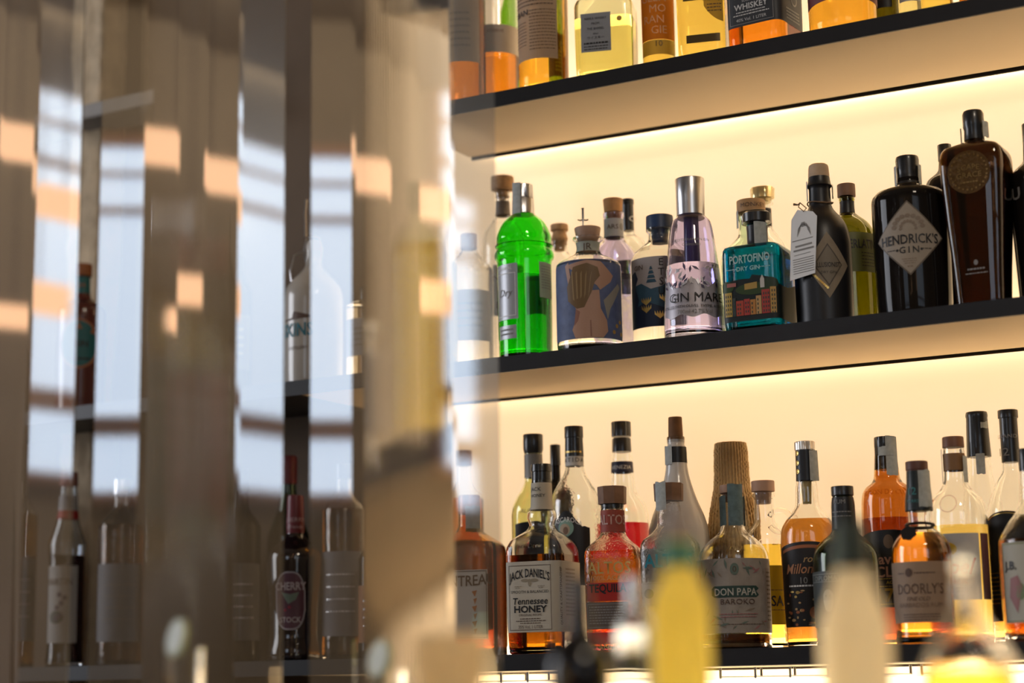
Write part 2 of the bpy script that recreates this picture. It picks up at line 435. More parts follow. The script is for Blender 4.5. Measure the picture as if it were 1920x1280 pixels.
# shelves: black board and lip, cream underside, light tube along the back edge
def shelf(zt, x0, x1, sname, up, name_label, tube=True, tx0=None, under=True, power=1.):
    t = thing('bar_shelf', name_label, 'shelf', (x0, 0, zt - TH))
    bm = bmesh.new(); y0 = 0.
    prism(bm, [(0, y0), (x1 - x0, y0), (x1 - x0, back_edge(x1)), (0, back_edge(x0))], .004 if under else 0, TH)
    bmobj('board', bm, SHELFBLK, t)
    if under:
        bm = bmesh.new(); ux = max(x0, xL) - x0
        prism(bm, [(ux, .004), (x1 - x0, .004), (x1 - x0, back_edge(x1) - .013), (ux, back_edge(x0 + ux) - .013)], 0., .0038)
        bmobj('underside_panel', bm, SOFFIT, t, )
        bm = bmesh.new(); prism(bm, [(0, 0), (x1 - x0, 0), (x1 - x0, .0038), (0, .0038)], 0, .004); bmobj('front_lip', bm, SHELFBLK, t)
        bm = bmesh.new(); prism(bm, [(ux, back_edge(x0 + ux) - .004), (x1 - x0, back_edge(x1) - .004), (x1 - x0, back_edge(x1)), (ux, back_edge(x0 + ux))], -.004, .004); bmobj('back_trim', bm, SHELFBLK, t)
    if tube:
        tx = (tx0 if tx0 is not None else max(x0, xL)) + .012
        bm = bmesh.new()
        p0, p1 = Vector((tx - x0, wall_y(tx) - .030, TH - .003)), Vector((x1 - x0, wall_y(x1) - .030, TH - .003))
        tube_mesh(bm, [p0, p1], .007, 10)
        bmobj('led_strip', bm, mat('led_warm', (1.0, .80, .54), emit=LED_POWER * power), t, True)
        bm = bmesh.new(); tube_mesh(bm, [(tx, back_edge(tx) + .004, zt + .012), (x1, back_edge(x1) + .004, zt + .012)], .006, 10)
        tag(bmobj('light_strip', bm, mat('led_warm_' + sname, (1.0, .80, .54), emit=LED_POWER * up), None, True), 'warm light strip hidden along the back of the %s shelf' % sname, 'light strip')
    return t
S0 = S1 + .50
shelf(S1, at(748, 230, .0)[0].x, X_R, 'top', 7., 'top black shelf with cream lit underside holding whisky bottles')
shelf(S2, -3.6, X_R, 'middle', 2.4, 'middle black shelf with cream lit underside holding gin bottles')
shelf(S3, -3.6, X_R, 'lowest', 2.4, 'lowest black shelf at the bottom of the picture')
shelf(S0, at(748, 230, .0)[0].x, X_R, 'highest', 1., 'black shelf above the whisky bottles, out of the frame')
# lower counter below the bottom shelf
t = thing('back_counter', 'bright lit counter under the lowest shelf', 'counter', (0, 0, 0))
bm = bmesh.new(); bbox(bm, -3.6, X_R, -.05, .20, 0, S3 - .36); bmobj('cabinet', bm, SHELFBLK, t)
bm = bmesh.new(); bbox(bm, -3.6, X_R, -.08, .20, S3 - .36, S3 - .33, .003); bmobj('worktop', bm, mat('steel_top', (.5, .48, .45), .3, metal=.7, noise=.1), t)
# hanging glass rail below the bottom shelf
for gi, px in enumerate([1360, 1425, 1490, 1560, 1650, 1735, 905, 950, 1000, 1180, 1895]):
    P = at(px, 1250, .05)[0]
    bm = bmesh.new(); tube_mesh(bm, [(P.x, .03, S3 - TH - .002), (P.x, .03, S3 - TH - .017), (P.x, .20, S3 - TH - .017), (P.x, .20, S3 - TH - .002)], .0022, 6)
    tag(bmobj('glass_rail', bm, SILVER, None, True), 'thin metal glass-hanging rail under the lowest shelf', 'rail', 'hanging rails under the lowest shelf')
BRIGHT = mat('bay_wall_glow', (1., .84, .58), .4, emit=3.2)  # glow put in for the strip-lit wall under the lowest shelf
t = thing('bay_glow_panel', 'added glowing panel for the bright wall below the lowest shelf', 'light panel', (0, 0, 0))
bm = bmesh.new(); bbox(bm, xL + .06, X_R, .235, .255, S3 - .30, S3 - TH - .02); bmobj('glow_sheet', bm, BRIGHT, t)
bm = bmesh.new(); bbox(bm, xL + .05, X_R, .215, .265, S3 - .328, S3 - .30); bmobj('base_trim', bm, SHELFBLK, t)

# ------------------------------------------------------------------ front bar counter
t = thing('bar_counter', 'dark bar counter in front of the shelves', 'counter', (0, 0, 0))
CT = 1.13
bm = bmesh.new(); bbox(bm, -3.4, 1.2, -1.5, -.75, 0, CT - .04); bmobj('cabinet', bm, DWOOD, t)
bm = bmesh.new(); bbox(bm, -3.5, 1.3, -1.62, -.55, CT - .04, CT, .004); bmobj('worktop', bm, SHELFBLK, t)

# ------------------------------------------------------------------ faceted glass panels
pg = bpy.data.materials.new('coated_panel_glass'); pg.use_nodes = True; nt = pg.node_tree; nt.nodes.clear()
out = nt.nodes.new('ShaderNodeOutputMaterial'); rf = nt.nodes.new('ShaderNodeBsdfRefraction'); gl = nt.nodes.new('ShaderNodeBsdfGlossy'); mx = nt.nodes.new('ShaderNodeMixShader')
rf.inputs['IOR'].default_value = 1.45; rf.inputs['Roughness'].default_value = 0.; rf.inputs['Color'].default_value = (.93, .92, .90, 1)
gl.inputs['Roughness'].default_value = .03; gl.inputs['Color'].default_value = (1, 1, 1, 1); mx.inputs[0].default_value = .42
nt.links.new(rf.outputs[0], mx.inputs[1]); nt.links.new(gl.outputs[0], mx.inputs[2]); nt.links.new(mx.outputs[0], out.inputs[0])
pgb = bpy.data.materials.new('panel_back_glass'); pgb.use_nodes = True; nt = pgb.node_tree; nt.nodes.clear()
out = nt.nodes.new('ShaderNodeOutputMaterial'); rf = nt.nodes.new('ShaderNodeBsdfRefraction')
rf.inputs['IOR'].default_value = 1.45; rf.inputs['Roughness'].default_value = 0.; rf.inputs['Color'].default_value = (.95, .94, .92, 1)
nt.links.new(rf.outputs[0], out.inputs[0])
FACETS = [(0, .235, -11), (.235, .43, -2.2), (.43, .58, 0), (.58, .765, 2.2), (.765, 1., 11)]
PD = 2.4
cn = Vector((_sy, -_cy, 0))      # panels face back along the camera's heading
cr = Vector((_cy, _sy, 0))
facet_hits = []
def glass_panel(px0, px1, label):
    A = at_cam(px0, 640, PD); B = at_cam(px1, 640, PD); A.z = B.z = 0
    W = (B - A).length; base = A
    t = thing('glass_screen', label, 'glass screen', ((A + B) / 2).xy.to_3d() + Vector((0, 0, CT)), math.atan2(_sy, _cy))
    front = [(-W / 2, 0.)]
    for a, b, g in FACETS:
        # local frame: x along panel, front is -y; a facet normal turned by g toward +x
        x, y = front[-1]; dx = (b - a) * W; front.append((x + dx, y + dx * math.tan(math.radians(g))))
        mid = A + cr * ((a + b) / 2 * W)
        v = (mid - Vector((EYE.x, EYE.y, 0))).normalized()
        n = Matrix.Rotation(math.radians(g), 3, 'Z') @ cn
        r = v - n * 2 * v.dot(n)
        facet_hits.append((label, g, mid.copy(), r.copy(), (mid - Vector((EYE.x, EYE.y, 0))).length))
    ys = [p[1] for p in front]; sh = min(ys); front = [(x, y - sh - .010) for x, y in front]
    H = 1.35; TK = .007
    def joined(fr, e=.05):
        o = [fr[0]]
        for i in range(1, len(fr) - 1):
            p0, p1, p2 = fr[i - 1], fr[i], fr[i + 1]
            o += [(p1[0] + (p0[0] - p1[0]) * e, p1[1] + (p0[1] - p1[1]) * e), (p1[0] + (p2[0] - p1[0]) * e, p1[1] + (p2[1] - p1[1]) * e)]
        return o + [fr[-1]]
    pts = joined(front)
    bm = bmesh.new(); x0, x1 = -W / 2, W / 2
    # the back follows the front at one thickness; only the middle is reeded
    pitch = .0033; AMP = .00006; r0, r1 = front[1][0] + .012, front[4][0] - .012
    fx = [p[0] for p in front]; fy = [p[1] for p in front]
    back = [(x, y + TK) for x, y in pts if x < r0 - .001]
    nb0 = len(back); n = int((r1 - r0) / pitch) * 6
    back += [(r0 + (r1 - r0) * i / n, float(np.interp(r0 + (r1 - r0) * i / n, fx, fy)) + TK + AMP * math.sin(2 * PI * i / 6)) for i in range(n + 1)]
    nb1 = len([1 for x, y in pts if x > r1 + .001]); back += [(x, y + TK) for x, y in pts if x > r1 + .001]
    loop = pts + back[::-1]
    lo = [bm.verts.new((x, y, 0)) for x, y in loop]; hi = [bm.verts.new((x, y, H)) for x, y in loop]
    nn = len(loop)
    for i in range(nn):
        f = bm.faces.new((lo[i], lo[(i + 1) % nn], hi[(i + 1) % nn], hi[i])); f.smooth = len(pts) + nb1 - 2 < i < nn - nb0 - 1
        f.material_index = 0 if i < len(pts) - 1 else 2 if i in (len(pts) - 1, nn - 1) else 1
    bm.faces.new(lo[::-1]); bm.faces.new(hi)
    bmesh.ops.recalc_face_normals(bm, faces=bm.faces[:])
    me = bpy.data.meshes.new('reeded_pane'); bm.to_mesh(me); bm.free()
    me.materials.append(pg); me.materials.append(pgb); me.materials.append(mat('ground_edge', (.05, .045, .04), .6));
    o = bpy.data.objects.new('reeded_pane', me); col.objects.link(o); o.parent = t
    for z, nm in ((H, 'top_rail'), (-.0, 'foot_rail')):
        bm = bmesh.new(); bbox(bm, x0 + .002, x1 - .002, -.013, .006, z, z + .02 if z else .012, .002); 
        q = bmobj(nm, bm, SILVER, t)
    o.location.z = .012
    return t
glass_panel(-212, 141, 'leftmost tall reeded glass panel, cut by the picture edge')
glass_panel(180, 531, 'tall reeded glass panel between the stone pillar and the white stoneware bottle')
glass_panel(582, 934, 'rightmost tall reeded glass panel ending beside the green bottle')

# windows and lamps of the room behind the camera, where the panels mirror them
def elev(y, px=300):
    d = ray(px, y); return d.z / math.hypot(d.x, d.y)
WY = ROOM_Y0 + .02
def hit(h, Y): # x where the mirrored view of a facet meets the plane y = Y, and the whole path length
    lab, g, m_, r, d0 = h; s = (Y - m_.y) / r.y; return m_.x + r.x * s, d0 + s
SKYW = mat('daylight_glass', (.66, .80, 1.0), .2, emit=WINDOW_POWER)
FRAMEW = mat('window_wood', (.42, .24, .14), .5, noise=.2, nscale=20)
def room_window(name, xs, D, ml=.25, mr=.25):
    xa, xb = min(xs) - ml, max(xs) + mr
    zs = [EYE.z + elev(y) * D for y in (925, 822, 785, 410, 398, 340, 332, 285)]
    t = structure(thing(name, 'tall paned window', 'window', ((xa + xb) / 2, WY, zs[0]))); del t['category'], t['label']
    c = (xa + xb) / 2
    for za, zb in ((zs[0], zs[1]), (zs[2], zs[3]), (zs[4], zs[5]), (zs[6], zs[7])):
        bm = bmesh.new(); bbox(bm, xa - c, xb - c, -.01, .0, za - zs[0], zb - zs[0]); bmobj('pane', bm, SKYW, t)
    bm = bmesh.new()
    for za, zb in ((zs[1], zs[2]), (zs[3], zs[4]), (zs[5], zs[6]), (zs[0] - .05, zs[0]), (zs[7], zs[7] + .05)):
        bbox(bm, xa - c, xb - c, -.012, .03, za - zs[0], zb - zs[0])
    for x in (xa - .05, xb): bbox(bm, x - c, x + .05 - c, -.012, .03, -.05, zs[7] - zs[0] + .05)
    bmobj('window_frame', bm, FRAMEW, t)
L = [hit(h, WY) for h in facet_hits if h[1] == -11]; R = [hit(h, WY) for h in facet_hits if h[1] == 11]
room_window('window_1', [x for x, _ in L[1:]], sum(d for _, d in L[1:]) / 2)
room_window('window_2', [x for x, _ in R], sum(d for _, d in R) / 3, .17, .6)
SHADE = mat('warm_lamp_shade', (1., .60, .34), .6, emit=2.0)
def pendant(x, y, zc, wid, h, label):
    t = thing('pendant_lamp', label, 'lamp', (x, y, zc), 0, 'pendant lamps behind the camera')
    r = wid / 2
    bm = bmesh.new(); bbox(bm, -r, r, -.035, .035, -h / 2, h / 2, .004); bmobj('lamp_shade', bm, SHADE, t)
    bm = bmesh.new(); tube_mesh(bm, [(0, 0, h / 2), (0, 0, ROOM_Z - zc)], .004, 6); bmobj('cord', bm, BLACK, t)
LY = -4.6
LB = 'glowing pendant lamp mirrored in the glass panels'
fh = {('A' if 'leftmost' in h[0] else 'C' if 'rightmost' in h[0] else 'B', h[1]): h for h in facet_hits}
for keys, py in (((('A', 2.2), ('B', -2.2)), 281), ((('B', 2.2), ('C', -2.2)), 328), ((('C', 2.2),), 378)):
    hs = [hit(fh[k], LY) for k in keys]; D = sum(q[1] for q in hs) / len(hs); xs = [q[0] for q in hs]
    pendant(sum(xs) / len(xs), LY, EYE.z + elev(py) * D, max(xs) - min(xs) + .26, .115, LB)
for k, py, wd, hh in ((('B', 0), 545, .3, .11), (('C', 2.2), 555, .3, .13), (('A', 2.2), 603, .3, .08)):
    x, D = hit(fh[k], -5.4); pendant(x, -5.4, EYE.z + elev(py) * D, wd, hh, LB)
# side window on the left wall (its daylight is the area lamp at the top of the script)
t = structure(thing('window_3', '', '', (ROOM_X0 + .01, -1.5, 2.35))); del t['label'], t['category']
bm = bmesh.new(); bbox(bm, 0, .01, -.86, .86, -.98, .98); bmobj('pane', bm, mat('daylight_glass_soft', (.66, .80, 1.), .2, emit=.8), t)
bm = bmesh.new()
for q in ((-.93, -.86, -1.05, 1.05), (.86, .93, -1.05, 1.05), (-.93, .93, -1.05, -.98), (-.93, .93, .98, 1.05)): bbox(bm, 0, .05, *q)
bmobj('window_frame', bm, FRAMEW, t)


# unseen bar added on the counter to light the front bottles from behind
t = thing('added_bottle_light', 'added warm light bar for the front bottles, unseen below the frame', 'light bar', (0, 0, 0))
a_, b_ = at_cam(760, 1300, 1.68), at_cam(1760, 1300, 1.68)
bm = bmesh.new(); tube_mesh(bm, [(a_.x, a_.y, CT + .045), (b_.x, b_.y, CT + .045)], .02, 12); bmobj('tube', bm, mat('bar_tube', (1., .84, .58), emit=120.), t, True)
nrm = Vector((-_sy, _cy, 0)) * .026
bm = bmesh.new(); prism(bm, [(a_.x + nrm.x, a_.y + nrm.y), (b_.x + nrm.x, b_.y + nrm.y), (b_.x + nrm.x * 1.12, b_.y + nrm.y * 1.12), (a_.x + nrm.x * 1.12, a_.y + nrm.y * 1.12)], CT + .001, CT + .125)
bmobj('reflector', bm, mat('white_reflector', (.8, .78, .72), .5, noise=.02), t)  # plate added to keep the bar's light off the shelves
bm = bmesh.new(); tube_mesh(bm, [(a_.x, a_.y, CT + .013), (b_.x, b_.y, CT + .013)], .012, 8); bmobj('base', bm, SHELFBLK, t, True)
SQ = Sect(7, 1.); SQR = Sect(7, .8); SOFT = Sect(4, 1.); FLAT = Sect(4, .62); ROUNDSQ = Sect(5, 1.)
def stamp_cyl(b, y0, y1, u0, u1, r): return b.stamp(y0, y1, u0, u1, [(y0 - 5, r), (y1 + 5, r)])

# ================================================= middle shelf, left to right
G_MID = None
# tall clear bottle with wooden stopper, behind the green one
b = Bottle('gin_bottle', 'tall clear gin bottle with light wooden stopper standing behind the green bottle', 'bottle', 945, 0.216, S2,
           [(356, 13), (364, 15), (372, 13), (400, 14), (416, 20), (432, 33), (450, 39), (480, 41), (640, 41), (662, 40)], CLEAR, yaw=-10)
b.cap([(332, 22), (356, 22), (357, 12), (372, 11)], CORK)
p = b.shape('label', paper('cream_label', (.55, .52, .44)), -14, 50, 505, 600)
b.text('NB', -2, 530, 13, BROWNINK, p); b.text('BAN', 8, 580, 12, BROWNINK, p)
b.band(378, 405, mat('smoked_sleeve', (.16, .13, .10), .5))

# bright green ribbed gin bottle
GREEN = glass('bright_green', (.10, .80, .04)); 
b = Bottle('gin_bottle', 'bright green gin bottle with silver screw cap and ribbed shoulder', 'bottle', 984, .068, S2,
           [(396, 19), (402, 21), (409, 30), (420, 41), (436, 49), (446, 52), (457, 52.5), (463, 55.5), (469, 52), (474, 55), (480, 57), (486, 56), (490, 52), (500, 51.5), (600, 51), (662, 50)],
           GREEN, yaw=-48, liquid=liq('green', (.06, .60, .03)), fill=522)
b.cap([(347, 19), (372, 20), (373, 19), (375, 20.5), (404, 21)], SILVER, ridges=24)
stamp_cyl(b, 346, 412, -4, 14, 22)
lm = mat('silver_label', (.42, .43, .46), .35, metal=.3, noise=.05)
p = b.shape('label', lm, -24, 30, 503, 606, label='silver front label with notched edge'); b.text('ORIGINAL', 0, 511, 6, WHITE, p); b.text('Dry', 2, 556, 14, GREYINK, p, shear=.3)
b.frame(-20, 26, 520, 600, 1.2, WHITE, p)
p = b.shape('label', lm, -18, 26, 617, 642, label='small lower silver label'); b.bars([(-12, 20, 625, 3), (-12, 20, 633, 3)], GREYINK, p)
p = b.shape('label', mat('pale_green_label', (.38, .46, .34), .5), 72, 110, 500, 566, label='pale back label seen at the right edge'); b.bars([(76, 104, 508 + 5 * i, 1.6) for i in range(9)], GREYINK, p)
b.text('CHARLES', 40, 452, 9, GREEN, off=.0006, bold=.02, name='embossed_lettering')

# small bottle with cork ball stopper behind
b = Bottle('gin_bottle', 'small clear bottle with a round cork stopper, half hidden behind the green one', 'bottle', 1052, .235, S2,
           [(452, 14), (470, 15), (490, 28), (510, 33), (600, 34), (660, 33)], CLEAR)
b.cap([(421, 17), (432, 17), (433, 12), (448, 16), (458, 12), (470, 10)], CORK)

# squat bottle with the painted label and sword pick
b = Bottle('gin_bottle', 'squat round bottle with painted nude figure label and cork stopper', 'bottle', 1105, .074, S2,
           [(446, 29), (450, 29), (455, 23), (468, 21), (476, 24), (486, 42), (494, 57), (500, 61), (560, 62), (640, 62), (652, 60)], CLEAR, yaw=-3)
b.cap([(427, 25), (445, 22), (452, 18), (470, 17)], PINKWOOD)
p = b.shape('label', paper('blue_painting', (.10, .13, .25), noise=.45), -84, 84, 498, 645, label='painted label, blue ground with a nude seen from behind')
SKIN = ink('painted_skin', (.46, .27, .19)); HAIR = ink('painted_hair', (.17, .10, .04)); SKIN2 = ink('painted_skin_shade', (.30, .14, .10))
b.poly([(-26, 560), (22, 556), (24, 590), (36, 612), (38, 632), (28, 644), (-24, 644), (-30, 628), (-18, 600), (-26, 580)], SKIN, p, .0011, 'painted_body')
b.poly([(-44, 508), (-36, 502), (-28, 560), (-24, 578), (-34, 560)], SKIN, p, .0011, 'painted_body')
b.poly([(-44, 508), (0, 500), (26, 503), (52, 528), (46, 540), (24, 556), (18, 548), (36, 530), (20, 513), (-36, 512)], SKIN, p, .00112, 'painted_body')
b.poly([(-26, 512), (0, 506), (20, 514), (24, 530), (14, 542), (8, 560), (-6, 588), (-20, 590), (-38, 574), (-40, 548), (-32, 530)], HAIR, p, .0013, 'painted_hair')
for k in range(5): b.poly([(-30 + 9 * k, 520 + 3 * k), (-27 + 9 * k, 520), (-24 + 7 * k, 575 - 4 * k), (-27 + 7 * k, 572)], ink('painted_hair_light', (.30, .20, .09)), p, .0015, 'painted_hair')
b.poly([(4, 612), (6, 612), (7, 642), (4, 642)], SKIN2, p, .0013, 'painted_line'); b.poly([(-22, 590), (-14, 596), (-18, 612), (-26, 622)], SKIN2, p, .0013, 'painted_line')
b.poly([(30, 575), (66, 540), (72, 548), (44, 590), (38, 610)], ink('painted_rainbow', (.30, .28, .24)), p, .0010, 'painted_arc')
for u, y in ((60, 620), (70, 612), (52, 632), (74, 634)): b.ellipse(u, y, 4, 4, ink('painted_flower', (.42, .25, .06)), p, n=8)
p = b.band(456, 474, paper('neck_paper', (.36, .38, .33)), 'neck_band'); b.text('JR', 0, 466, 13, BROWNINK, p)
b.text('FROST', 0, 484, 8, BROWNINK, off=.001, width=1.3)
# sword pick stuck in the cork
P = b.root.location; pk = thing('sword_pick', 'little metal sword pick standing on the cork of the painted bottle', 'cocktail pick', (P.x, P.y, P.z + b.z(428)), b.rz)
mm = b.mpp
bm = bmesh.new(); tube_mesh(bm, [(-8 * mm, 0, -.002), (-8 * mm, 0, 20 * mm)], [1.6 * mm, 2.2 * mm], 6); bmobj('blade', bm, SILVER, pk, True)
bm = bmesh.new(); tube_mesh(bm, [(-8 * mm, 0, 20 * mm), (-8 * mm, 0, 38 * mm), (-8 * mm, 0, 40 * mm)], [2.4 * mm, 2.2 * mm, 3.4 * mm], 8); bmobj('grip', bm, SILVER, pk, True)
bm = bmesh.new(); tube_mesh(bm, [(-18 * mm, 0, 18 * mm), (-14 * mm, 0, 16 * mm), (-8 * mm, 0, 18 * mm), (-2 * mm, 0, 16 * mm), (2 * mm, 0, 18 * mm)], 1.6 * mm, 6); bmobj('crossguard', bm, SILVER, pk, True)

# lilac-tinted bottle with tapered cork
b = Bottle('gin_bottle', 'lilac-tinted gin bottle with tapered cork behind the painted label bottle', 'bottle', 1154, 0.169, S2,
           [(400, 20), (406, 20), (411, 18), (440, 18), (452, 21), (466, 32), (482, 40), (500, 42), (620, 42), (655, 41)], LILAC, yaw=0, liquid=liq('water', (.97, .97, .95)), fill=520)
b.cap([(373, 19), (398, 17), (399, 15), (414, 14)], mat('cork_orange', (.48, .25, .10), .7, noise=.25, nscale=90))
p = b.band(412, 446, paper('neck_grey', (.40, .40, .42)), 'neck_band'); b.text('ARS', -2, 428, 9, BROWNINK, p); b.ellipse(16, 428, 5, 7, GREYINK, p)

# black-capped bottle
b = Bottle('gin_bottle', 'clear bottle with tall black cap lettered in white behind the tapered cork', 'bottle', 1182, .25, S2,
           [(432, 11), (440, 13), (452, 30), (470, 37), (500, 38), (655, 37)], CLEARW, yaw=5, liquid=liq('water', (.97, .97, .95)), fill=560)
b.cap([(373, 12), (382, 12), (383, 11), (433, 11)], BLKCAP); b.text('O', 6, 413, 11, WHITE, off=.006)
p = b.shape('label', paper('olive_label', (.12, .10, .05)), -50, 50, 495, 562); b.text('N', -12, 522, 14, GOLD, p, bold=.02); b.text('BRO', -4, 543, 13, GOLD, p, bold=.02)

# pagoda label bottle
b = Bottle('gin_bottle', 'clear gin bottle with blue stopper and dark blue pagoda label', 'bottle', 1241, 0.129, S2,
           [(429, 26), (434, 26), (438, 22), (452, 23), (462, 34), (474, 49), (486, 56), (496, 58), (560, 58), (636, 57)], CLEAR, yaw=0, liquid=liq('water', (.97, .97, .95)), fill=478)
b.cap([(405, 25.5), (430, 26), (431, 17), (458, 15)], mat('navy_stopper', (.02, .045, .12), .45, noise=.1))
p = b.shape('label', paper('mauve_label', (.40, .36, .36)), -72, 72, 492, 622, label='mauve label with blue hill and gold flowers')
NAVY = ink('navy', (.012, .022, .05)); TEALH = ink('slate_blue', (.03, .08, .13))
b.poly([(-72, 545), (-40, 540), (-20, 552), (0, 548), (30, 530), (72, 540), (72, 621), (-72, 621)], TEALH, p, .0008, 'printed_hill')
b.poly([(-72, 590), (-30, 575), (10, 590), (72, 580), (72, 621), (-72, 621)], NAVY, p, .0010, 'printed_hill')
for k in range(4): b.poly([(-29 + k * 2.2, 540 - 8 * k), (-9 - k * 2.2, 540 - 8 * k), (-12 - k * 2, 534 - 8 * k), (-26 + k * 2, 534 - 8 * k)], TEALH, p, .0011, 'printed_pagoda')
b.poly([(-68, 520), (-55, 515), (-48, 530), (-56, 545), (-46, 570), (-56, 600), (-68, 600)], NAVY, p, .0011, 'printed_figure')
for i, ch in enumerate('ETSU'): b.text(ch, 0, 503 + 18 * i, 14, BLACK, p, off=.0013, width=.95)
b.text('GIN', -46, 510, 9, BROWNINK, p)
for u, y in ((-30, 588), (-4, 600), (-30, 574), (6, 570)):
    for a in range(-2, 3): b.poly([(u, y + 8), (u + a * 4 - 2, y), (u + a * 5, y - 7), (u + a * 4 + 2, y)], GOLD, p, .0013, 'gold_lotus')

# silver-capped tapered bottle
b = Bottle('gin_bottle', 'tapered clear gin bottle with tall silver cap and leafy silver label', 'bottle', 1300, 0.069, S2,
           [(404, 27), (408, 29), (414, 36), (428, 40), (440, 42), (480, 47), (520, 51), (560, 54), (605, 57), (629, 57)], LILAC, yaw=-2,
           liquid=liq('water_blue', (.93, .95, .99)), fill=500, base=.014)
b.cap([(335, 28), (372, 27), (404, 26.5)], SILVER, ridges=0)
b.cap([(404, 26.5), (410, 26)], mat('dark_violet_collar', (.04, .03, .08), .3), 'collar')
b.cap([(408, 14), (497, 15)], mat('violet_pourer', (.07, .05, .13), .3), 'inner_pourer')
LV = mat('silver_leaf', (.62, .60, .64), .35, metal=.5, noise=.1)
p = b.shape('label', mat('frosted_silver_label', (.45, .42, .46), .4, metal=.25, noise=.08), -66, 66, lambda u: 540 - 8 * math.cos(u / 9), lambda u: 602 + 3 * math.cos(u / 7), label='frosted silver label with leaves')
rnd = random.Random(5)
for k in range(46):
    u, y, a, L = rnd.uniform(-60, 60), rnd.uniform(512, 552), rnd.uniform(-2.6, -.5), rnd.uniform(11, 18)
    c, d = math.cos(a), math.sin(a)
    b.poly([(u, y), (u + c * L * .5 - d * 2.6, y + d * L * .5 + c * 2.6), (u + c * L, y + d * L), (u + c * L * .5 + d * 2.6, y + d * L * .5 - c * 2.6)], LV if k % 3 else ink('plum', (.10, .08, .16)), p, .0010 + .00003 * k, 'printed_leaf')
b.text('GIN MARE', 8, 567, 17, BLACK, p, off=.0028, width=.98); b.text('DISTILLED WITH OLIVES, THYME, ROSEMARY', 4, 584, 5, BLACK, p, off=.0022)
b.text('700ml 42.7% Vol', 4, 594, 7.5, GREYINK, p, off=.0022, width=.9)
b.text('MEDITERRANEAN GIN', 0, 458, 5, GREYINK, off=.001); b.text('Colección', 0, 467, 6, GREYINK, off=.001, shear=.3)

# pale green fluted bottle with wooden stopper
b = Bottle('gin_bottle', 'pale green fluted bottle with flat wooden stopper behind the teal one', 'bottle', 1414, 0.161, S2,
           [(402, 25), (410, 27), (418, 24), (440, 26), (455, 38), (468, 52), (480, 60), (500, 62), (560, 62), (620, 61)], GREENISH, yaw=0)
b.cap([(376, 27), (399, 27), (400, 20), (420, 19)], mat('stamped_wood', (.44, .26, .12), .6, noise=.15)); b.text('MONKEY', 4, 388, 8, BROWNINK, off=.0028)
for k in range(13): b.poly([(-36 + 6 * k, 476), (-33 + 6 * k, 472), (-31 + 6 * k, 476), (-31 + 6 * k, 500), (-36 + 6 * k, 500)], ink('dark_green', (.05, .09, .05)), b.root, .0008, 'moulded_flute')
stamp_cyl(b, 396, 430, -44, -28, 27)

# bottle with gold-glass stopper
b = Bottle('gin_bottle', 'clear bottle with a gold-tinted glass stopper behind the wooden stopper', 'bottle', 1436, 0.258, S2,
           [(376, 18), (382, 19), (388, 15), (425, 15), (440, 24), (460, 38), (480, 44), (610, 44)], CLEAR)
b.cap([(352, 23), (372, 22), (373, 17), (380, 15)], mat('gold_glass_stopper', (.75, .60, .30), .12, metal=.6), facets=10)
b.band(392, 424, BLKSAT)

# square teal bottle
TEAL = glass('teal', (.0, .42, .58))
b = Bottle('gin_bottle', 'square teal gin bottle with harbour village picture and black stopper', 'bottle', 1424, 0.061, S2,
           [(420, 19, 0), (426, 20, 0), (432, 19, 0), (456, 19, 0), (463, 22, 0), (466, 54, .9), (469, 63, 1), (474, 66, 1), (500, 67, 1), (600, 67, 1), (614, 65, 1)], TEAL, sect=SQ, yaw=-20,
           liquid=liq('teal', (.22, .80, .98)), fill=474)
b.cap([(396, 22), (401, 27), (417, 27), (421, 19)], BLKCAP); b.band(424, 462, BLKSAT)
stamp_cyl(b, 420, 466, 2, 26, 22)
p = b.shape('label', ink('harbour_dark', (.006, .012, .012)), -54, 160, lambda u: 540 - 8 * math.sin((u + 60) / 30) - (8 if abs(u - 24) < 20 else 0), 610, label='harbour village picture printed around the bottle')
for u, y, wd, c in ((-44, 545, 22, (.03, .06, .015)), (10, 552, 50, (.03, .055, .015)), (40, 545, 24, (.02, .04, .02))): b.ellipse(u, y, wd / 1.4, 11, ink('hill_%d' % u, c), p, .0011, 'printed_hill')
cols = [(.50, .33, .07), (.05, .06, .06), (.42, .06, .035), (.42, .05, .04), (.46, .20, .05), (.50, .30, .12), (.40, .05, .04), (.5, .30, .08)]
xs = [-48, -32, -25, -10, 2, 13, 24, 40, 52]; hs = [555, 566, 572, 570, 572, 566, 556, 552]
for i, c in enumerate(cols):
    hm = ink('facade_%d' % i, c); b.poly([(xs[i], hs[i]), (xs[i + 1] - 1, hs[i]), (xs[i + 1] - 1, 600), (xs[i], 600)], hm, p, .0014, 'printed_house')
    for yy in range(hs[i] + 5, 598, 8):
        u = xs[i] + 2.5
        while u < xs[i + 1] - 4: b.poly([(u, yy), (u + 2, yy), (u + 2, yy + 4.5), (u, yy + 4.5)], ink('shutter', (.03, .06, .05)), p, .0017, 'printed_window'); u += 4.5
b.poly([(22, 552), (22, 536), (26, 528), (30, 536), (30, 552)], ink('chapel', (.52, .50, .46)), p, .0016, 'printed_tower')
b.poly([(-42, 538), (-24, 538), (-24, 545), (-42, 545)], ink('pink_house', (.40, .14, .12)), p, .0015, 'printed_house')
b.poly([(-8, 542), (16, 540), (16, 552), (-8, 553)], ink('ochre_house', (.42, .27, .07)), p, .0015, 'printed_house')
b.text('PORTOFINO', 3, 495, 15, ink('pale_print', (.42, .55, .55)), off=.0011, bold=.03, width=.64); b.text('DRY GIN', 0, 513, 8, ink('pale_print', (0, 0, 0)), off=.0011, bold=.02)
b.bars([(-42, -22, 513, 1.2)], MATS['ink_pale_print'], b.root, name='printed_rule'); b.bars([(22, 42, 513, 1.2)], MATS['ink_pale_print'], b.root, name='printed_rule')

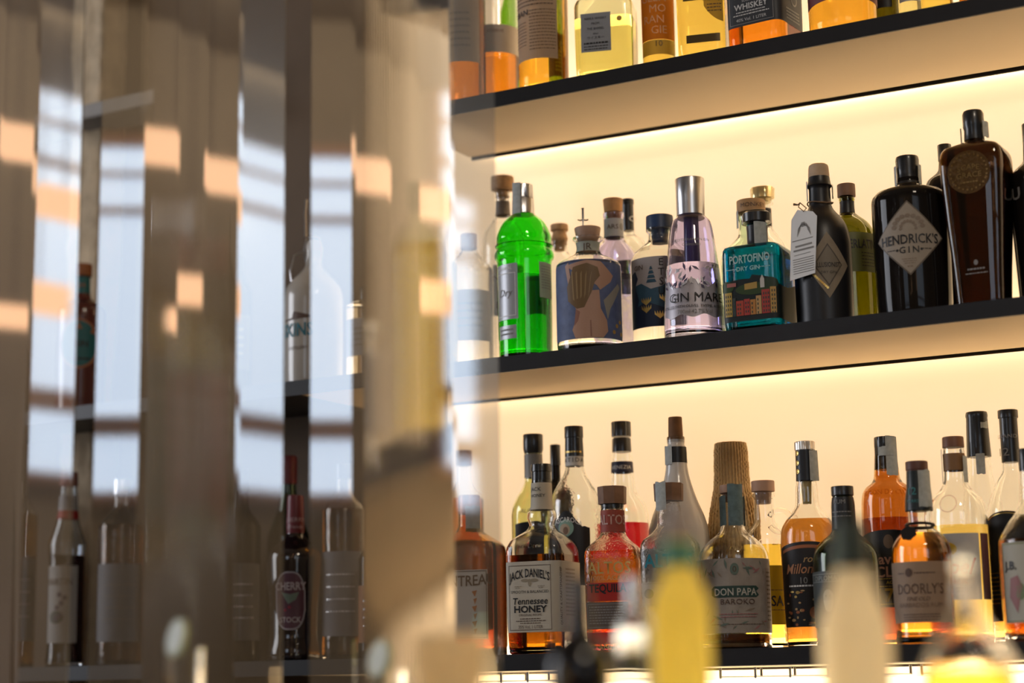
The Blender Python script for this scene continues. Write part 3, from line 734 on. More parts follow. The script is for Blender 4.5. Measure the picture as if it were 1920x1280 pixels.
# black bottle with hanging tag
b = Bottle('gin_bottle', 'black satin gin bottle with white hanging paper tag and diamond label', 'bottle', 1543, 0.071, S2,
           [(332, 20), (345, 22), (349, 24), (353, 20), (385, 21), (396, 26), (410, 38), (426, 47), (446, 52), (465, 54), (520, 54), (597, 53)], BLKSAT, yaw=10, solid=True, glass_name='bottle_body')
b.cap([(309, 18), (314, 19), (330, 20), (336, 19)], mat('pale_cork', (.50, .36, .24), .7, noise=.2, nscale=90)); b.cap([(307.5, 15), (310, 15)], GOLD, 'cap_disc')
p = b.shape('label', paper('diamond_tan', (.25, .20, .14), noise=.35), -42, 42, lambda u: 508 - 62 * (1 - abs(u - .01) / 42), lambda u: 508 + 62 * (1 - abs(u - .01) / 42), nu=16, label='tan diamond label with dark inner diamond')
b.shape('inner_diamond', ink('diamond_dark', (.07, .055, .04)), -27, 27, lambda u: 508 - 40 * (1 - abs(u - .01) / 27), lambda u: 508 + 40 * (1 - abs(u - .01) / 27), .0009, p, nu=12)
b.shape('inner_diamond', ink('diamond_mid', (.19, .155, .11)), -24, 24, lambda u: 508 - 36 * (1 - abs(u - .01) / 24), lambda u: 508 + 36 * (1 - abs(u - .01) / 24), .0012, p, nu=12)
b.text('ILLUSIONIST', 0, 508, 9, BLACK, p, off=.0016, width=.62, bold=.02); b.text('DRY GIN', 0, 522, 5, BLACK, p, off=.0016)
for k in range(10): b.ellipse(-30 + 3 * k, 522 + 3.2 * k, 2.4, 2.4, GOLD, p, .0016, 'gold_fleck', 8)
stamp_cyl(b, 340, 378, -44, -30, 23); stamp_cyl(b, 348, 372, 26, 44, 24)
b_ill = b
# its paper tag on a string: hangs off the neck, a thing of its own
TC, tt = at(1505, 455, b.depth - .052)
tg = thing('paper_tag', 'white paper tag with spider drawing tied around the black bottle neck', 'tag', TC, b.rz + math.radians(-35))
px = tt / F
def tagp(x, y): return ((x - 1505) * px / math.cos(math.radians(12)), (455 - y) * px)
outl = [(1497, 390), (1528, 398), (1536, 408), (1527, 516), (1476, 524), (1484, 408)]
bm = bmesh.new(); fr = [bm.verts.new((tagp(*q)[0], 0, tagp(*q)[1])) for q in outl]; bk = [bm.verts.new((v.co.x, .0008, v.co.z)) for v in fr]
bm.faces.new(fr); bm.faces.new(bk[::-1])
for i in range(6): bm.faces.new((fr[i], bk[i], bk[(i + 1) % 6], fr[(i + 1) % 6]))
pp = bmobj('tag_paper', bm, paper('tag_white', (.78, .78, .78)), tg)
def tag_poly(pts, m):
    bm = bmesh.new(); bm.faces.new([bm.verts.new((tagp(*q)[0], -.0004, tagp(*q)[1])) for q in pts]); return bmobj('printed_line', bm, m, pp)
sp = (1508, 425)
tag_poly([(sp[0] - 4, sp[1] - 9), (sp[0] + 3, sp[1] - 10), (sp[0] + 4, sp[1] - 2), (sp[0] - 3, sp[1])], GREYINK)
for k in range(4):
    for sgn in (-1, 1):
        x1, y1, x2, y2 = sp[0] + sgn * (5 + 2 * k), sp[1] - 7 + k * 3, sp[0] + sgn * (9 + 1.5 * k), sp[1] + 8 + 3 * k
        tag_poly([(sp[0], sp[1] - 6), (x1, y1), (x1 + .2, y1 + 1.4), (sp[0], sp[1] - 4.6)], GREYINK); tag_poly([(x1, y1), (x1 + 1.3, y1), (x2 + .9, y2), (x2, y2)], GREYINK)
for i, (l, r_, y, h) in enumerate([(1484, 1526, 448, 1.5), (1490, 1524, 458, 3.4), (1486, 1527, 466, 3.4), (1487, 1520, 476, 1)] + [(1484, 1526, 484 + 4.4 * k, 1.3) for k in range(7)]):
    tag_poly([(l, y + 1.5), (r_, y - 2), (r_, y - 2 + h), (l, y + 1.5 + h)], GREYINK)
NP = b.root.location; rn = .0205
TW = mat('twine', (.20, .13, .08), .9, noise=.3, nscale=200)
zt = b.shelf + b.z(382); lt = tg.matrix_basis.inverted()
pts = [Vector((NP.x + rn * math.cos(a), NP.y + rn * math.sin(a), zt + .002 * math.sin(2 * a))) for a in np.linspace(0, 2 * PI, 20)]
hole = at(1507, 396, b.depth - .054)[0]
fr_ = at(1500, 380, b.depth - .03)[0]
bm = bmesh.new(); tube_mesh(bm, pts, .0011, 6, False); tube_mesh(bm, [fr_, at(1497, 388, b.depth - .04)[0], hole, at(1512, 390, b.depth - .045)[0], fr_], .0009, 6)
tube_mesh(bm, [at(1488, 383, b.depth - .03)[0], at(1496, 384, b.depth - .03)[0], fr_], [.0022, .0012, .001], 6)
for v in bm.verts: v.co = lt @ v.co
bmobj('twine', bm, TW, tg, True)

# olive green round bottle behind
OLIVE = glass('olive', (.30, .30, .03))
b = Bottle('gin_bottle', 'olive green glass bottle with dark cap between the two black bottles', 'bottle', 1594, 0.163, S2,
           [(368, 13), (374, 15), (379, 13), (400, 14), (408, 24), (420, 38), (436, 47), (455, 51), (480, 52), (588, 51)], OLIVE, yaw=14, liquid=liq('pale_olive', (.8, .8, .3)), fill=445)
b.cap([(345, 17), (368, 17), (369, 11), (380, 10)], DWOOD); p = b.shape('label', ink('olive_print', (.10, .11, .02)), -60, 60, 446, 520, label='olive label on the glass')
b.text('SUPERLATIVE', 6, 468, 17, BLACK, p, width=.62, bold=.02); b.bars([(10, 44, 485 + 6 * i, 1.4) for i in range(5)], BLACK, p); b.band(378, 400, BLKSAT)

# big black apothecary bottle
DKBROWN = mat('near_black_glass', (.010, .008, .007), .07, ior=1.28, noise=.1)
b = Bottle('gin_bottle', 'broad black apothecary gin bottle with large pale diamond label', 'bottle', 1711, .090, S2,
           [(334, 21), (345, 22), (352, 30), (357, 48), (362, 62), (370, 69), (380, 71), (450, 71), (560, 70), (578, 68)], DKBROWN, yaw=-4, solid=True, glass_name='bottle_body')
b.cap([(293, 21), (300, 22), (326, 21), (340, 21), (350, 25)], BLKCAP, facets=0)
stamp_cyl(b, 312, 350, -34, -22, 24); stamp_cyl(b, 312, 350, 24, 36, 24)
DL = paper('diamond_pale', (.34, .285, .225), noise=.12)
p = b.shape('label', ink('label_edge', (.13, .10, .07)), -68, 68, lambda u: 461 - 69 * (1 - abs(u - .01) / 68) - .6, lambda u: 461 + 69 * (1 - abs(u - .01) / 68) + .6, nu=24, label='large pale diamond label')
q = b.shape('label_face', DL, -65, 65, lambda u: 461 - 66 * (1 - abs(u - .01) / 65), lambda u: 461 + 66 * (1 - abs(u - .01) / 65), .0009, p, nu=24)
b.text("HENDRICK'S", 0, 463, 17.5, BLACK, p, off=.0016, bold=.02, width=.79); b.text('GIN', 0, 483, 12, BLACK, p, off=.0016, spacing=1.4, bold=.015)
for sg in (-1, 1):
    b.bars([(sg * 33 - 9, sg * 33 + 9, 482, 1.4)], BLACK, p, .0015); b.ellipse(sg * 22, 483, 2.5, 2.5, BLACK, p, .0015, n=10)
TAN = ink('tan_print', (.24, .18, .13))
for k in range(9):
    a = PI * k / 8; b.ellipse(-26 * math.cos(a), 440 - 20 * math.sin(a), 5, 4, TAN, p, .0014, 'printed_flower', 9); b.ellipse(-14 * math.cos(a), 444 - 14 * math.sin(a), 3, 3, TAN, p, .0014, 'printed_flower', 8)
b.bars([(-14, 14, 500, 1.5), (-12, 12, 504, 1.5), (-10, 10, 508, 1.5), (-5, 5, 514, 3)], TAN, p)

# shoulder of a bottle behind
b = Bottle('gin_bottle', 'dark bottle mostly hidden between the broad black bottle and the tapered one', 'bottle', 1782, .235, S2,
           [(300, 12), (318, 14), (328, 24), (338, 36), (360, 42), (570, 42)], DKBROWN, solid=True, glass_name='bottle_body')
b.cap([(270, 13), (300, 13)], BLKCAP)

# tapered dark amber bottle
AMBDARK = glass('dark_amber', (.14, .075, .02)); TAP = Sect(7, .85)
b = Bottle('gin_bottle', 'tall tapered dark amber gin bottle with round medallion', 'bottle', 1836, 0.074, S2,
           [(258, 17, 0), (266, 19, 0), (272, 36, .6), (280, 56, 1), (292, 65, 1), (310, 67, 1), (400, 62, 1), (500, 54, 1), (562, 49, 1)], AMBDARK, sect=TAP, yaw=-16, ymid=400, liquid=liq('dark_amber', (.50, .32, .10)), fill=330)
b.cap([(207, 18), (213, 20), (236, 20), (243, 18), (262, 19)], BLKCAP)
p = b.shape('medallion', mat('bronze_glass', (.12, .06, .015), .25, metal=.5, bump=.8, bscale=120), -40, 40, lambda u: 333 - 40 * math.sqrt(max(0, 1 - (u / 40) ** 2)), lambda u: 333 + 40 * math.sqrt(max(0, 1 - (u / 40) ** 2)), .0012, nu=24)
for k in range(26):
    a = 2 * PI * k / 26; b.ellipse(33 * math.cos(a), 333 + 33 * math.sin(a), 1.8, 1.8, ink('dim_bronze', (.24, .14, .04), .3, .6), p, .002, 'embossed_dot', 8)
DG = ink('dim_bronze', (.24, .14, .04), .3, .6); b.text('SCAPE', 0, 324, 10, DG, p, off=.002, bold=.01, arch=3); b.text('GRACE', 0, 339, 10, DG, p, off=.002, bold=.01); b.bars([(-16, 16, 352, 3)], DG, p, .002)
b.ellipse(0, 500, 4, 5, GREYINK, b.root, .001, 'printed_crest', 10); b.bars([(-16, 16, 512, 3), (-20, 20, 520, 2)], GREYINK, b.root)
stamp_cyl(b, 235, 268, -42, -28, 24); stamp_cyl(b, 232, 262, 24, 44, 26)

b = Bottle('gin_bottle', 'black bottle cut off by the right edge of the picture', 'bottle', 1948, 0.128, S2,
           [(270, 18), (300, 20), (316, 36), (328, 46), (345, 51), (420, 48), (552, 42)], DKBROWN, solid=True, glass_name='bottle_body', yaw=-20)
b.cap([(230, 18), (272, 18)], BLKCAP); b.text('U', -22, 368, 22, GREYINK, off=.001, bold=.03)

# ================================================= bottom shelf, left to right
AMBER = glass('amber', (.95, .62, .20)); 
b = Bottle('liqueur_bottle', 'square amber liqueur bottle with white label beside the reeded glass', 'bottle', 880, .085, S3,
           [(955, 20, 0), (962, 21, 0), (985, 21, 0), (994, 24, 0), (1010, 50, .8), (1024, 68, 1), (1040, 70, 1), (1200, 70, 1), (1218, 69, 1)], AMBER, sect=SQ, yaw=-18, ymid=1000, liquid=liq('amber_orange', (.96, .58, .14)), fill=1020)
b.cap([(929, 20), (964, 21)], mat('copper_cap', (.45, .18, .08), .4, metal=.4, noise=.2)); stamp_cyl(b, 950, 1000, 0, 30, 22)
p = b.shape('label', paper('white_label', (.60, .58, .56)), -52, 52, 1072, 1200); b.text('COINTREAU', 2, 1092, 19, BROWNINK, p, bold=.02, width=.82, arch=-4)
OR = ink('orange_print', (.50, .18, .05))
for k in range(6): b.poly([(22 + 3 * (k % 2), 1112 + 14 * k), (32, 1110 + 14 * k), (28, 1122 + 14 * k)], OR, p)
b.frame(-50, 50, 1074, 1198, 1.2, BROWNINK, p)

HONEY = liq('honey', (.42, .13, .02))
b = Bottle('whiskey_bottle', 'square honey whiskey bottle with cream label and black cap', 'bottle', 1017, 0.059, S3,
           [(892, 17, 0), (906, 19, 0), (954, 21, 0), (962, 27, 0), (972, 28, 0), (984, 24, 0), (994, 30, 0), (1004, 46, .3), (1014, 60, .8), (1026, 67, 1), (1040, 69, 1), (1150, 68, 1), (1228, 65, 1)], CLEAR, sect=SQ, yaw=-24, liquid=HONEY, fill=1042, ymid=1010)
b.cap([(870, 19), (884, 19.5), (885, 18), (905, 18.5)], BLKCAP)
p = b.band(906, 956, paper('collar_cream', (.50, .45, .36)), 'neck_label'); b.text("JACK", -4, 918, 7, BLACK, p); b.text('HONEY', 0, 930, 6, BLACK, p); 
CREAM = paper('cream_paper', (.52, .47, .38))
p = b.shape('label', CREAM, -52, 150, 1055, 1186, label='cream label wrapped around two faces')
b.text("JACK DANIEL'S", -2, 1076, 15, BLACK, p, bold=.03, width=.56, arch=9); b.text('Tennessee', -2, 1128, 12, BLACK, p, shear=.15, bold=.02, width=.95); b.text('HONEY', -2, 1143, 12, BLACK, p, bold=.04, width=1.1)
b.text('SMOOTH & BALANCED', -2, 1111, 5, BLACK, p, width=1.); b.text('ORIGINAL RECIPE', -2, 1154, 4, BROWNINK, p)
b.bars([(-22, 18, 1161, 1.5), (-30, 28, 1165, 1.5), (-22, 18, 1169, 1.5)], BROWNINK, p); b.text('35% Vol. 1 LITER', -2, 1176, 6, BROWNINK, p, width=.8)
b.frame(-44, 40, 1062, 1182, 1, BROWNINK, p)
BEE = ink('bee_print', (.30, .25, .17)); b.ellipse(-2, 1094, 3, 7, BEE, p); b.ellipse(-11, 1090, 8, 3, BEE, p); b.ellipse(7, 1090, 8, 3, BEE, p)
for sg in (-1, 1): b.bars([(-2 + sg * 23 - 7, -2 + sg * 23 + 7, 1101, 1.2), (-2 + sg * 23 - 5, -2 + sg * 23 + 5, 1104, 1.2)], BEE, p)
b.text('QUALITY & CRAFTSMANSHIP', 60, 1120, 6, BROWNINK, p, vert=True, width=.95); b.bars([(78, 120, 1070 + 7 * i, 3) for i in range(13)], BEE, p)
b.text("Jack Daniel", 0, 1026, 8, CLEAR, off=.0006, name='embossed_lettering', width=1.1)

b = Bottle('liqueur_bottle', 'round clear liqueur bottle with grey-black cap behind the honey whiskey', 'bottle', 1004, 0.179, S3,
           [(846, 17), (900, 17), (915, 22), (932, 33), (950, 41), (968, 44), (1000, 44), (1225, 43)], glass('yellow_green_tint', (.80, .82, .52)), yaw=-15, liquid=liq('cream_yellow', (.85, .80, .45)), fill=1010)
b.cap([(814, 19), (842, 19), (850, 17)], BLKCAP); b.band(852, 896, mat('grey_foil', (.25, .24, .22), .45)); p = b.shape('label', ink('dark_blue_label', (.02, .03, .05)), -30, 30, lambda u: 985 - 4 * math.cos(u / 20), 1180); b.text('ALIBI', -4, 960, 8, GREYINK, off=.001, shear=.3)

b = Bottle('liqueur_bottle', 'dark brown bottle with black cap, furthest back behind the honey whiskey', 'bottle', 1046, 0.254, S3,
           [(872, 9), (900, 9), (912, 17), (926, 30), (1225, 32)], DKBROWN, solid=True, glass_name='bottle_body')
b.cap([(833, 10), (872, 10)], BLKCAP)

b = Bottle('rum_bottle', 'clear wavy glass rum bottle with black cap and black arched label', 'bottle', 1082, 0.165, S3,
           [(872, 17), (884, 20), (905, 31), (925, 42), (950, 48), (985, 51), (1040, 52), (1222, 51)], CLEARW, yaw=-8)
b.cap([(799, 18), (820, 18), (821, 17), (856, 18)], BLKCAP)
p = b.band(853, 874, paper('white_band', (.55, .53, .50)), 'neck_label'); b.text('BATIDA', -4, 863, 8, BLACK, p, spacing=1.4)
b.bars([(-16, 16, 848, 3)], GOLD, b.root, .002)
p = b.shape('label', ink('label_black', (.012, .012, .014)), -52, 34, lambda u: 998 - 38 * math.exp(-((u + 12) / 24) ** 2) - (4 if u > 20 else 0), 1100, label='black label with arched top')
b.text('MASCAROCA', -12, 977, 9, WHITE, p, arch=10, width=.8); b.ellipse(-12, 993, 15, 16, ink('sea_green', (.22, .36, .30)), p, .0012); b.ellipse(-14, 996, 10, 11, ink('parrot_tan', (.45, .35, .25)), p, .0014); b.ellipse(-12, 998, 5, 7, ink('parrot_dark', (.2, .12, .08)), p, .0016)

RED = liq('cherry_red', (.55, .004, .02))
b = Bottle('liqueur_bottle', 'clear bottle of bright red liqueur with two black bands and a navy band', 'bottle', 1172, 0.246, S3,
           [(847, 18), (868, 20), (888, 21), (905, 22), (922, 25), (938, 36), (952, 43), (970, 47), (1000, 48), (1222, 47)], CLEAR, yaw=-12, liquid=RED, fill=982)
b.cap([(790, 18.5), (818, 18.5)], BLKCAP, ridges=20); b.cap([(821, 18), (847, 18.5)], BLKCAP, 'cap_collar'); p = b.band(866, 886, mat('navy_band', (.02, .02, .05), .5), 'neck_label'); b.text('VENEZIA', 2, 877, 7, WHITE, p)

AMBLIQ = liq('gold_amber', (.92, .50, .07)); HAMMER = glass('hammered', (.97, .93, .85), bump=.8, bscale=70)
b = Bottle('tequila_bottle', 'chunky amber tequila bottle with wooden block stopper and red label', 'bottle', 1151, .075, S3,
           [(950, 21, 0), (956, 22, 0), (996, 23, 0), (1006, 27, .2), (1018, 40, .8), (1028, 51, 1), (1036, 54, 1), (1060, 55, 1), (1225, 53, 1)], HAMMER, sect=Sect(6, .9), yaw=-14, liquid=AMBLIQ, fill=1034, ymid=1060)
b.cap([(912, 28), (945, 27)], DWOOD, facets=8); b.cap([(944, 22), (955, 21)], BLKCAP, 'cap_collar')
p = b.band(957, 998, mat('red_neck_paper', (.30, .05, .03), .6, noise=.2), 'neck_label'); b.text('ALTOS', 4, 975, 18, ink('pale_red', (.5, .3, .25)), p, bold=.02, width=.8)
hp = b.sect.L[-1] * b.r(b.z(1060)) / 2 / b.mpp; b.shape('back_label', translucent('amber_glow_sheet', (.85, .48, .08)), hp - 50, hp + 50, 1045, 1128, label='added amber sheet glowing through the bottle')  # back sheet added to glow amber and hide the red bottle's refraction
b.text('ALTOS', 2, 1066, 22, GOLD, off=.0012, bold=.01, width=.85, name='embossed_lettering'); b.text('100% AGAVE', 2, 1085, 9, GOLD, off=.0012, name='embossed_lettering')
p = b.shape('label', mat('red_label', (.42, .02, .012), .5, noise=.1), -42, 50, 1094, 1128, label='red label'); b.text('TEQUILA', -2, 1104, 15, BLACK, p, bold=.03, width=.8)
p = b.shape('label', mat('grey_label', (.13, .10, .085), .6), -46, 36, 1130, 1180, label='grey-brown lower label'); b.frame(-42, 32, 1133, 1177, 1, GREYINK, p); b.bars([(-38, 26, 1139 + 5 * i, 2) for i in range(7)], GREYINK, p); b.ellipse(20, 1162, 4, 4, GREYINK, p)
b.shape('base_print', mat('red_base', (.60, .03, .03), .4), -44, 46, 1186, 1208, .0004, label='red band around the foot'); b.text('AÑEJO', 0, 1213, 10, GOLD, off=.0012, name='embossed_lettering')

MILK = mat('white_coated_glass', (.60, .57, .53), .25, noise=.04, coat=.4)
b = Bottle('liqueur_bottle', 'tall white-coated conical bottle with long brown cork', 'bottle', 1275, 0.149, S3,
           [(824, 17), (834, 16), (838, 19), (868, 20), (885, 22), (910, 28), (940, 38), (970, 50), (1000, 57), (1030, 58), (1225, 57)], MILK, solid=True, glass_name='bottle_body')
b.cap([(781, 13), (815, 14), (828, 12)], mat('long_cork', (.22, .11, .05), .75, noise=.3, nscale=100)); b.band(838, 868, BLKSAT); stamp_cyl(b, 836, 872, -28, -8, 21)
b.cap([(818, 17), (828, 17)], CLEAR, 'lip_ring')

b = Bottle('tequila_bottle', 'clear tequila bottle with wooden block stopper and turquoise lettering', 'bottle', 1258, 0.051, S3,
           [(942, 21, 0), (956, 22, 0), (985, 24, 0), (1000, 36, .4), (1012, 50, 1), (1024, 56, 1), (1050, 57, 1), (1222, 55, 1)], glass('hammered_clear', (.95, .96, .97), bump=.8, bscale=70), sect=Sect(6, .9), yaw=-10, liquid=liq('water', (.97, .97, .95)), fill=1030, ymid=1060)
b.cap([(906, 29), (939, 28)], DWOOD, facets=8); stamp_cyl(b, 905, 958, -22, 0, 30); b.text('ALTOS', 4, 1053, 24, ink('turquoise', (.02, .22, .30)), off=.0012, bold=.03, width=.85)
p = b.shape('label', mat('silver_grey_label', (.36, .36, .37), .45), -48, 48, 1093, 1137, label='silver-grey label'); b.ellipse(-34, 1114, 9, 9, ink('seal_blue', (.06, .10, .14)), p); b.frame(-46, 46, 1095, 1135, 1, GREYINK, p)

# woven straw covered bottle
STRAW = mat('woven_straw', (.66, .48, .25), .85, noise=.3, nscale=150, bump=.6, bscale=260)
b = Bottle('rum_bottle', 'tall bottle fully wrapped in woven straw behind the parrot label bottle', 'bottle', 1372, 0.226, S3,
           [(830, 27), (850, 29), (905, 31), (925, 34), (960, 41), (1000, 46), (1040, 47), (1220, 47)], STRAW, solid=True, glass_name='straw_weave', ymid=900, foot=.003)
me = b.glass.data
for v in me.vertices:
    z = v.co.z; a = math.atan2(v.co.y, v.co.x); L = math.hypot(v.co.x, v.co.y)
    if L > .01: f = 1 + (.035 * math.copysign(1, math.sin(a * 14)) * math.sin(z * 900)); v.co.x *= f; v.co.y *= f
stm = mat('straw_strand', (.55, .38, .18), .85, noise=.3, nscale=90)
bm = bmesh.new(); NS = 34; zs_ = np.linspace(.01, b.zt - .001, 90)
for k in range(NS):
    a = 2 * PI * k / NS
    tube_mesh(bm, [((b.r(z) + .0006 + .0011 * math.sin(z * 700 + k * PI)) * math.cos(a), (b.r(z) + .0006 + .0011 * math.sin(z * 700 + k * PI)) * math.sin(a), z) for z in zs_], .0021, 5)
bmobj('straw_weft', bm, stm, b.root, True, 0)

ROSY = liq('rum_rose', (.80, .32, .10))
b = Bottle('rum_bottle', 'round rum bottle with pale illustrated label and green name plate', 'bottle', 1378, 0.099, S3,
           [(924, 18), (930, 21), (985, 22), (998, 27), (1010, 42), (1024, 56), (1036, 63), (1048, 65), (1100, 65.5), (1216, 65.5)], CLEAR, yaw=2, liquid=ROSY, fill=1190, base=.010)
b.cap([(909, 22), (924, 22), (925, 17), (940, 16)], PINKWOOD)
BLUEST = mat('blue_stamp', (.13, .20, .22), .7, noise=.5, nscale=120)
for a, c in ((-30, -12), (-8, 22), (34, 52)): b.stamp(908 if a == -8 else 930, 986, a, c, [(900, 23), (990, 23)], BLUEST)
PL = paper('parchment', (.33, .29, .25), noise=.3)
p = b.shape('label', PL, -98, 98, 1050, 1188, label='parchment label with leaves and green name plate')
PG = ink('plate_green', (.025, .06, .05)); LG = ink('leaf_green', (.12, .17, .14)); PK = ink('rose_print', (.36, .16, .16))
b.poly([(-42, 1101), (38, 1101), (44, 1106), (38, 1111), (44, 1118), (38, 1122), (-42, 1122), (-48, 1118), (-42, 1111), (-48, 1106)], PG, p, .0012, 'name_plate')
b.text('DON PAPA', -2, 1112, 13, ink('plate_letters', (.5, .48, .42)), p, off=.0018, bold=.02, width=.86); b.text('BAROKO', 2, 1130, 10, BROWNINK, p, off=.0018, width=1.1)
rnd = random.Random(8)
for k in range(40):
    u = rnd.uniform(-78, 60); y = rnd.choice([rnd.uniform(1056, 1082), rnd.uniform(1145, 1180)]); a = rnd.uniform(0, PI); L = rnd.uniform(5, 12)
    if abs(u) < 14 and y < 1090: continue
    c, d = math.cos(a) * L, math.sin(a) * L
    b.poly([(u - c, y - d), (u - d * .22, y + c * .22), (u + c, y + d), (u + d * .22, y - c * .22)], rnd.choice([LG, LG, PK, TAN]), p, .0010 + k * .00001, 'printed_leaf')
b.ellipse(-2, 1070, 8, 11, LG, p, .0014); b.text('0', -2, 1070, 11, BROWNINK, p, off=.0018)
for k in range(6): b.ellipse(-88 + 3 * (k % 2), 1066 + 14 * k, 6, 6, PK, p, .0014, 'printed_rose', 9)
b.bars([(-34, 40, 1153, 2), (-30, 36, 1158, 2)], PK, p, .0018); b.bars([(-50, 50, 1172, 1.4)], BROWNINK, p)
p2 = b.shape('label', paper('side_strip', (.30, .25, .21)), 62, 84, 1068, 1180, .0014, label='narrow side strip'); b.bars([(66, 80, 1076 + 8 * i, 3) for i in range(12)], BROWNINK, p2, .002)
b.text('PAPA', 0, 1032, 9, CLEAR, off=.0006, name='embossed_lettering', width=1.3)

PALEYEL = liq('pale_yellow', (.88, .70, .12))
b = Bottle('tequila_bottle', 'clear handled bottle of pale yellow spirit with pinkish wood stopper', 'bottle', 1438, 0.187, S3,
           [(924, 20), (930, 21), (934, 18), (975, 19), (985, 24), (1000, 36), (1016, 39), (1060, 41), (1208, 42)], CLEAR, yaw=10, liquid=PALEYEL, fill=1022)
b.cap([(901, 22), (921, 22), (922, 16), (944, 14)], PINKWOOD)
p = b.shape('label', translucent('yellow_label', (.65, .45, .05), .45), -30, 60, 1062, 1172); b.text('ORZA', 4, 1018, 12, CLEAR, off=.0008, name='embossed_lettering'); b.text('CORSA', -12, 1128, 19, BLACK, p, bold=.02, width=.8); b.bars([(-4, 50, 1108, 1.4), (-4, 50, 1145, 1.4)], BROWNINK, p)
bm = bmesh.new(); m_ = b.mpp; a0 = math.radians(10)
tube_mesh(bm, [((22 * math.cos(t_) + 30) * m_, 0, b.z(977) + 21 * math.sin(t_) * m_) for t_ in np.linspace(PI * .86, -PI * .86, 18)], .0042, 10); hd = bmobj('handle', bm, CLEAR, b.root, True, 0)

DKRUM = liq('dark_rum', (.46, .20, .03))
b = Bottle('rum_bottle', 'clear bottle of amber rum with black neck, glass stopper and ornate black label', 'bottle', 1519, 0.133, S3,
           [(842, 17), (900, 18), (912, 20), (945, 22), (960, 30), (975, 42), (990, 50), (1004, 52), (1025, 53), (1100, 52), (1213, 47)], CLEAR, yaw=-6, liquid=DKRUM, fill=975, wall=.0055)
b.cap([(827, 19), (843, 19)], mat('glass_stopper', (.8, .72, .62), .1, metal=.4, noise=.1), facets=0, ridges=12); p = b.band(844, 901, BLKSAT, 'neck_band', .0008); b.stamp(845, 902, 10, 34, [(840, 22), (905, 24)])
for y in (850, 868, 884): b.ellipse(-14, y, 4, 5, GOLD, p, .0016, 'gold_seal', 9)
b.cap([(902, 10), (925, 9), (945, 8)], mat('stopper_stem', (.5, .36, .10), .3), 'stopper_stem')
p = b.shape('label', ink('ornate_black', (.014, .011, .011)), -62, 62, lambda u: 1018 + (abs(u) / 62) ** 2 * 10, 1176, label='ornate black label with gold scrolls')
RDG = ink('red_gold', (.40, .13, .05)); b.shape('arch_band', RDG, -54, 54, lambda u: 1024 + (abs(u) / 54) ** 2 * 9, lambda u: 1030 + (abs(u) / 54) ** 2 * 9, .001, p)
b.text('ron', 6, 1050, 13, ink('letter_gold', (.55, .35, .15)), p, shear=.3); b.text('Millonario', 0, 1068, 18, ink('letter_rose', (.50, .22, .10)), p, shear=.3, width=.85, bold=.01); b.text('10', -8, 1090, 12, GREYINK, p); b.bars([(-38, 34, 1100, 3)], WHITE, p)
rnd = random.Random(3)
for k in range(34):
    u, y = rnd.uniform(-46, 46), rnd.uniform(1108, 1172); b.ellipse(u, y, rnd.uniform(1.5, 5), rnd.uniform(1.2, 3), rnd.choice([GOLD, RDG, ink('letter_gold', (0, 0, 0))]), p, .0012, 'gold_scroll', 8)
b.ellipse(10, 1150, 9, 11, RDG, p, .0015, 'printed_crest')

DKGREEN = glass('dark_green', (.10, .20, .03))
b = Bottle('rum_bottle', 'dark green rum bottle with black cap and portrait label', 'bottle', 1588, 0.076, S3,
           [(930, 19), (944, 21), (990, 22), (1000, 27), (1012, 42), (1026, 55), (1042, 61), (1060, 62), (1212, 61)], DKGREEN, yaw=-14, liquid=liq('dark_green_rum', (.35, .18, .04)), fill=1060)
b.cap([(911, 21), (928, 21), (930, 19), (946, 20)], BLKCAP); p = b.band(932, 992, BLKSAT, 'neck_band', .0008); b.text('RUM', -2, 941, 8, GREYINK, p); b.bars([(-20, 20, 960, 2), (-20, 20, 968, 2)], GREYINK, p)
SLATE = ink('slate_label', (.05, .06, .055))
p = b.shape('label', SLATE, -78, 78, 1072, 1176, label='slate label with bearded man portrait'); b.text('DIPLOMATICO', -14, 1085, 9, ink('pale_slate', (.28, .30, .28)), p, width=.95); b.frame(-70, 60, 1077, 1092, 1, MATS['ink_pale_slate'], p)
PS = MATS['ink_pale_slate']; b.ellipse(-22, 1120, 11, 14, PS, p, .0012, 'portrait_head'); b.poly([(-33, 1126), (-11, 1126), (-15, 1144), (-22, 1148), (-29, 1144)], ink('beard_white', (.42, .43, .40)), p, .0014, 'portrait_beard')
b.poly([(-40, 1160), (-30, 1146), (-14, 1146), (-4, 1160), (-4, 1172), (-40, 1172)], ink('coat_slate', (.12, .13, .12)), p, .0012, 'portrait_coat'); b.ellipse(-26, 1118, 1.5, 1, BLACK, p, .0016, n=8); b.ellipse(-18, 1118, 1.5, 1, BLACK, p, .0016, n=8)
b.bars([(0, 44, 1104 + 8 * i, 3) for i in range(8)], PS, p)

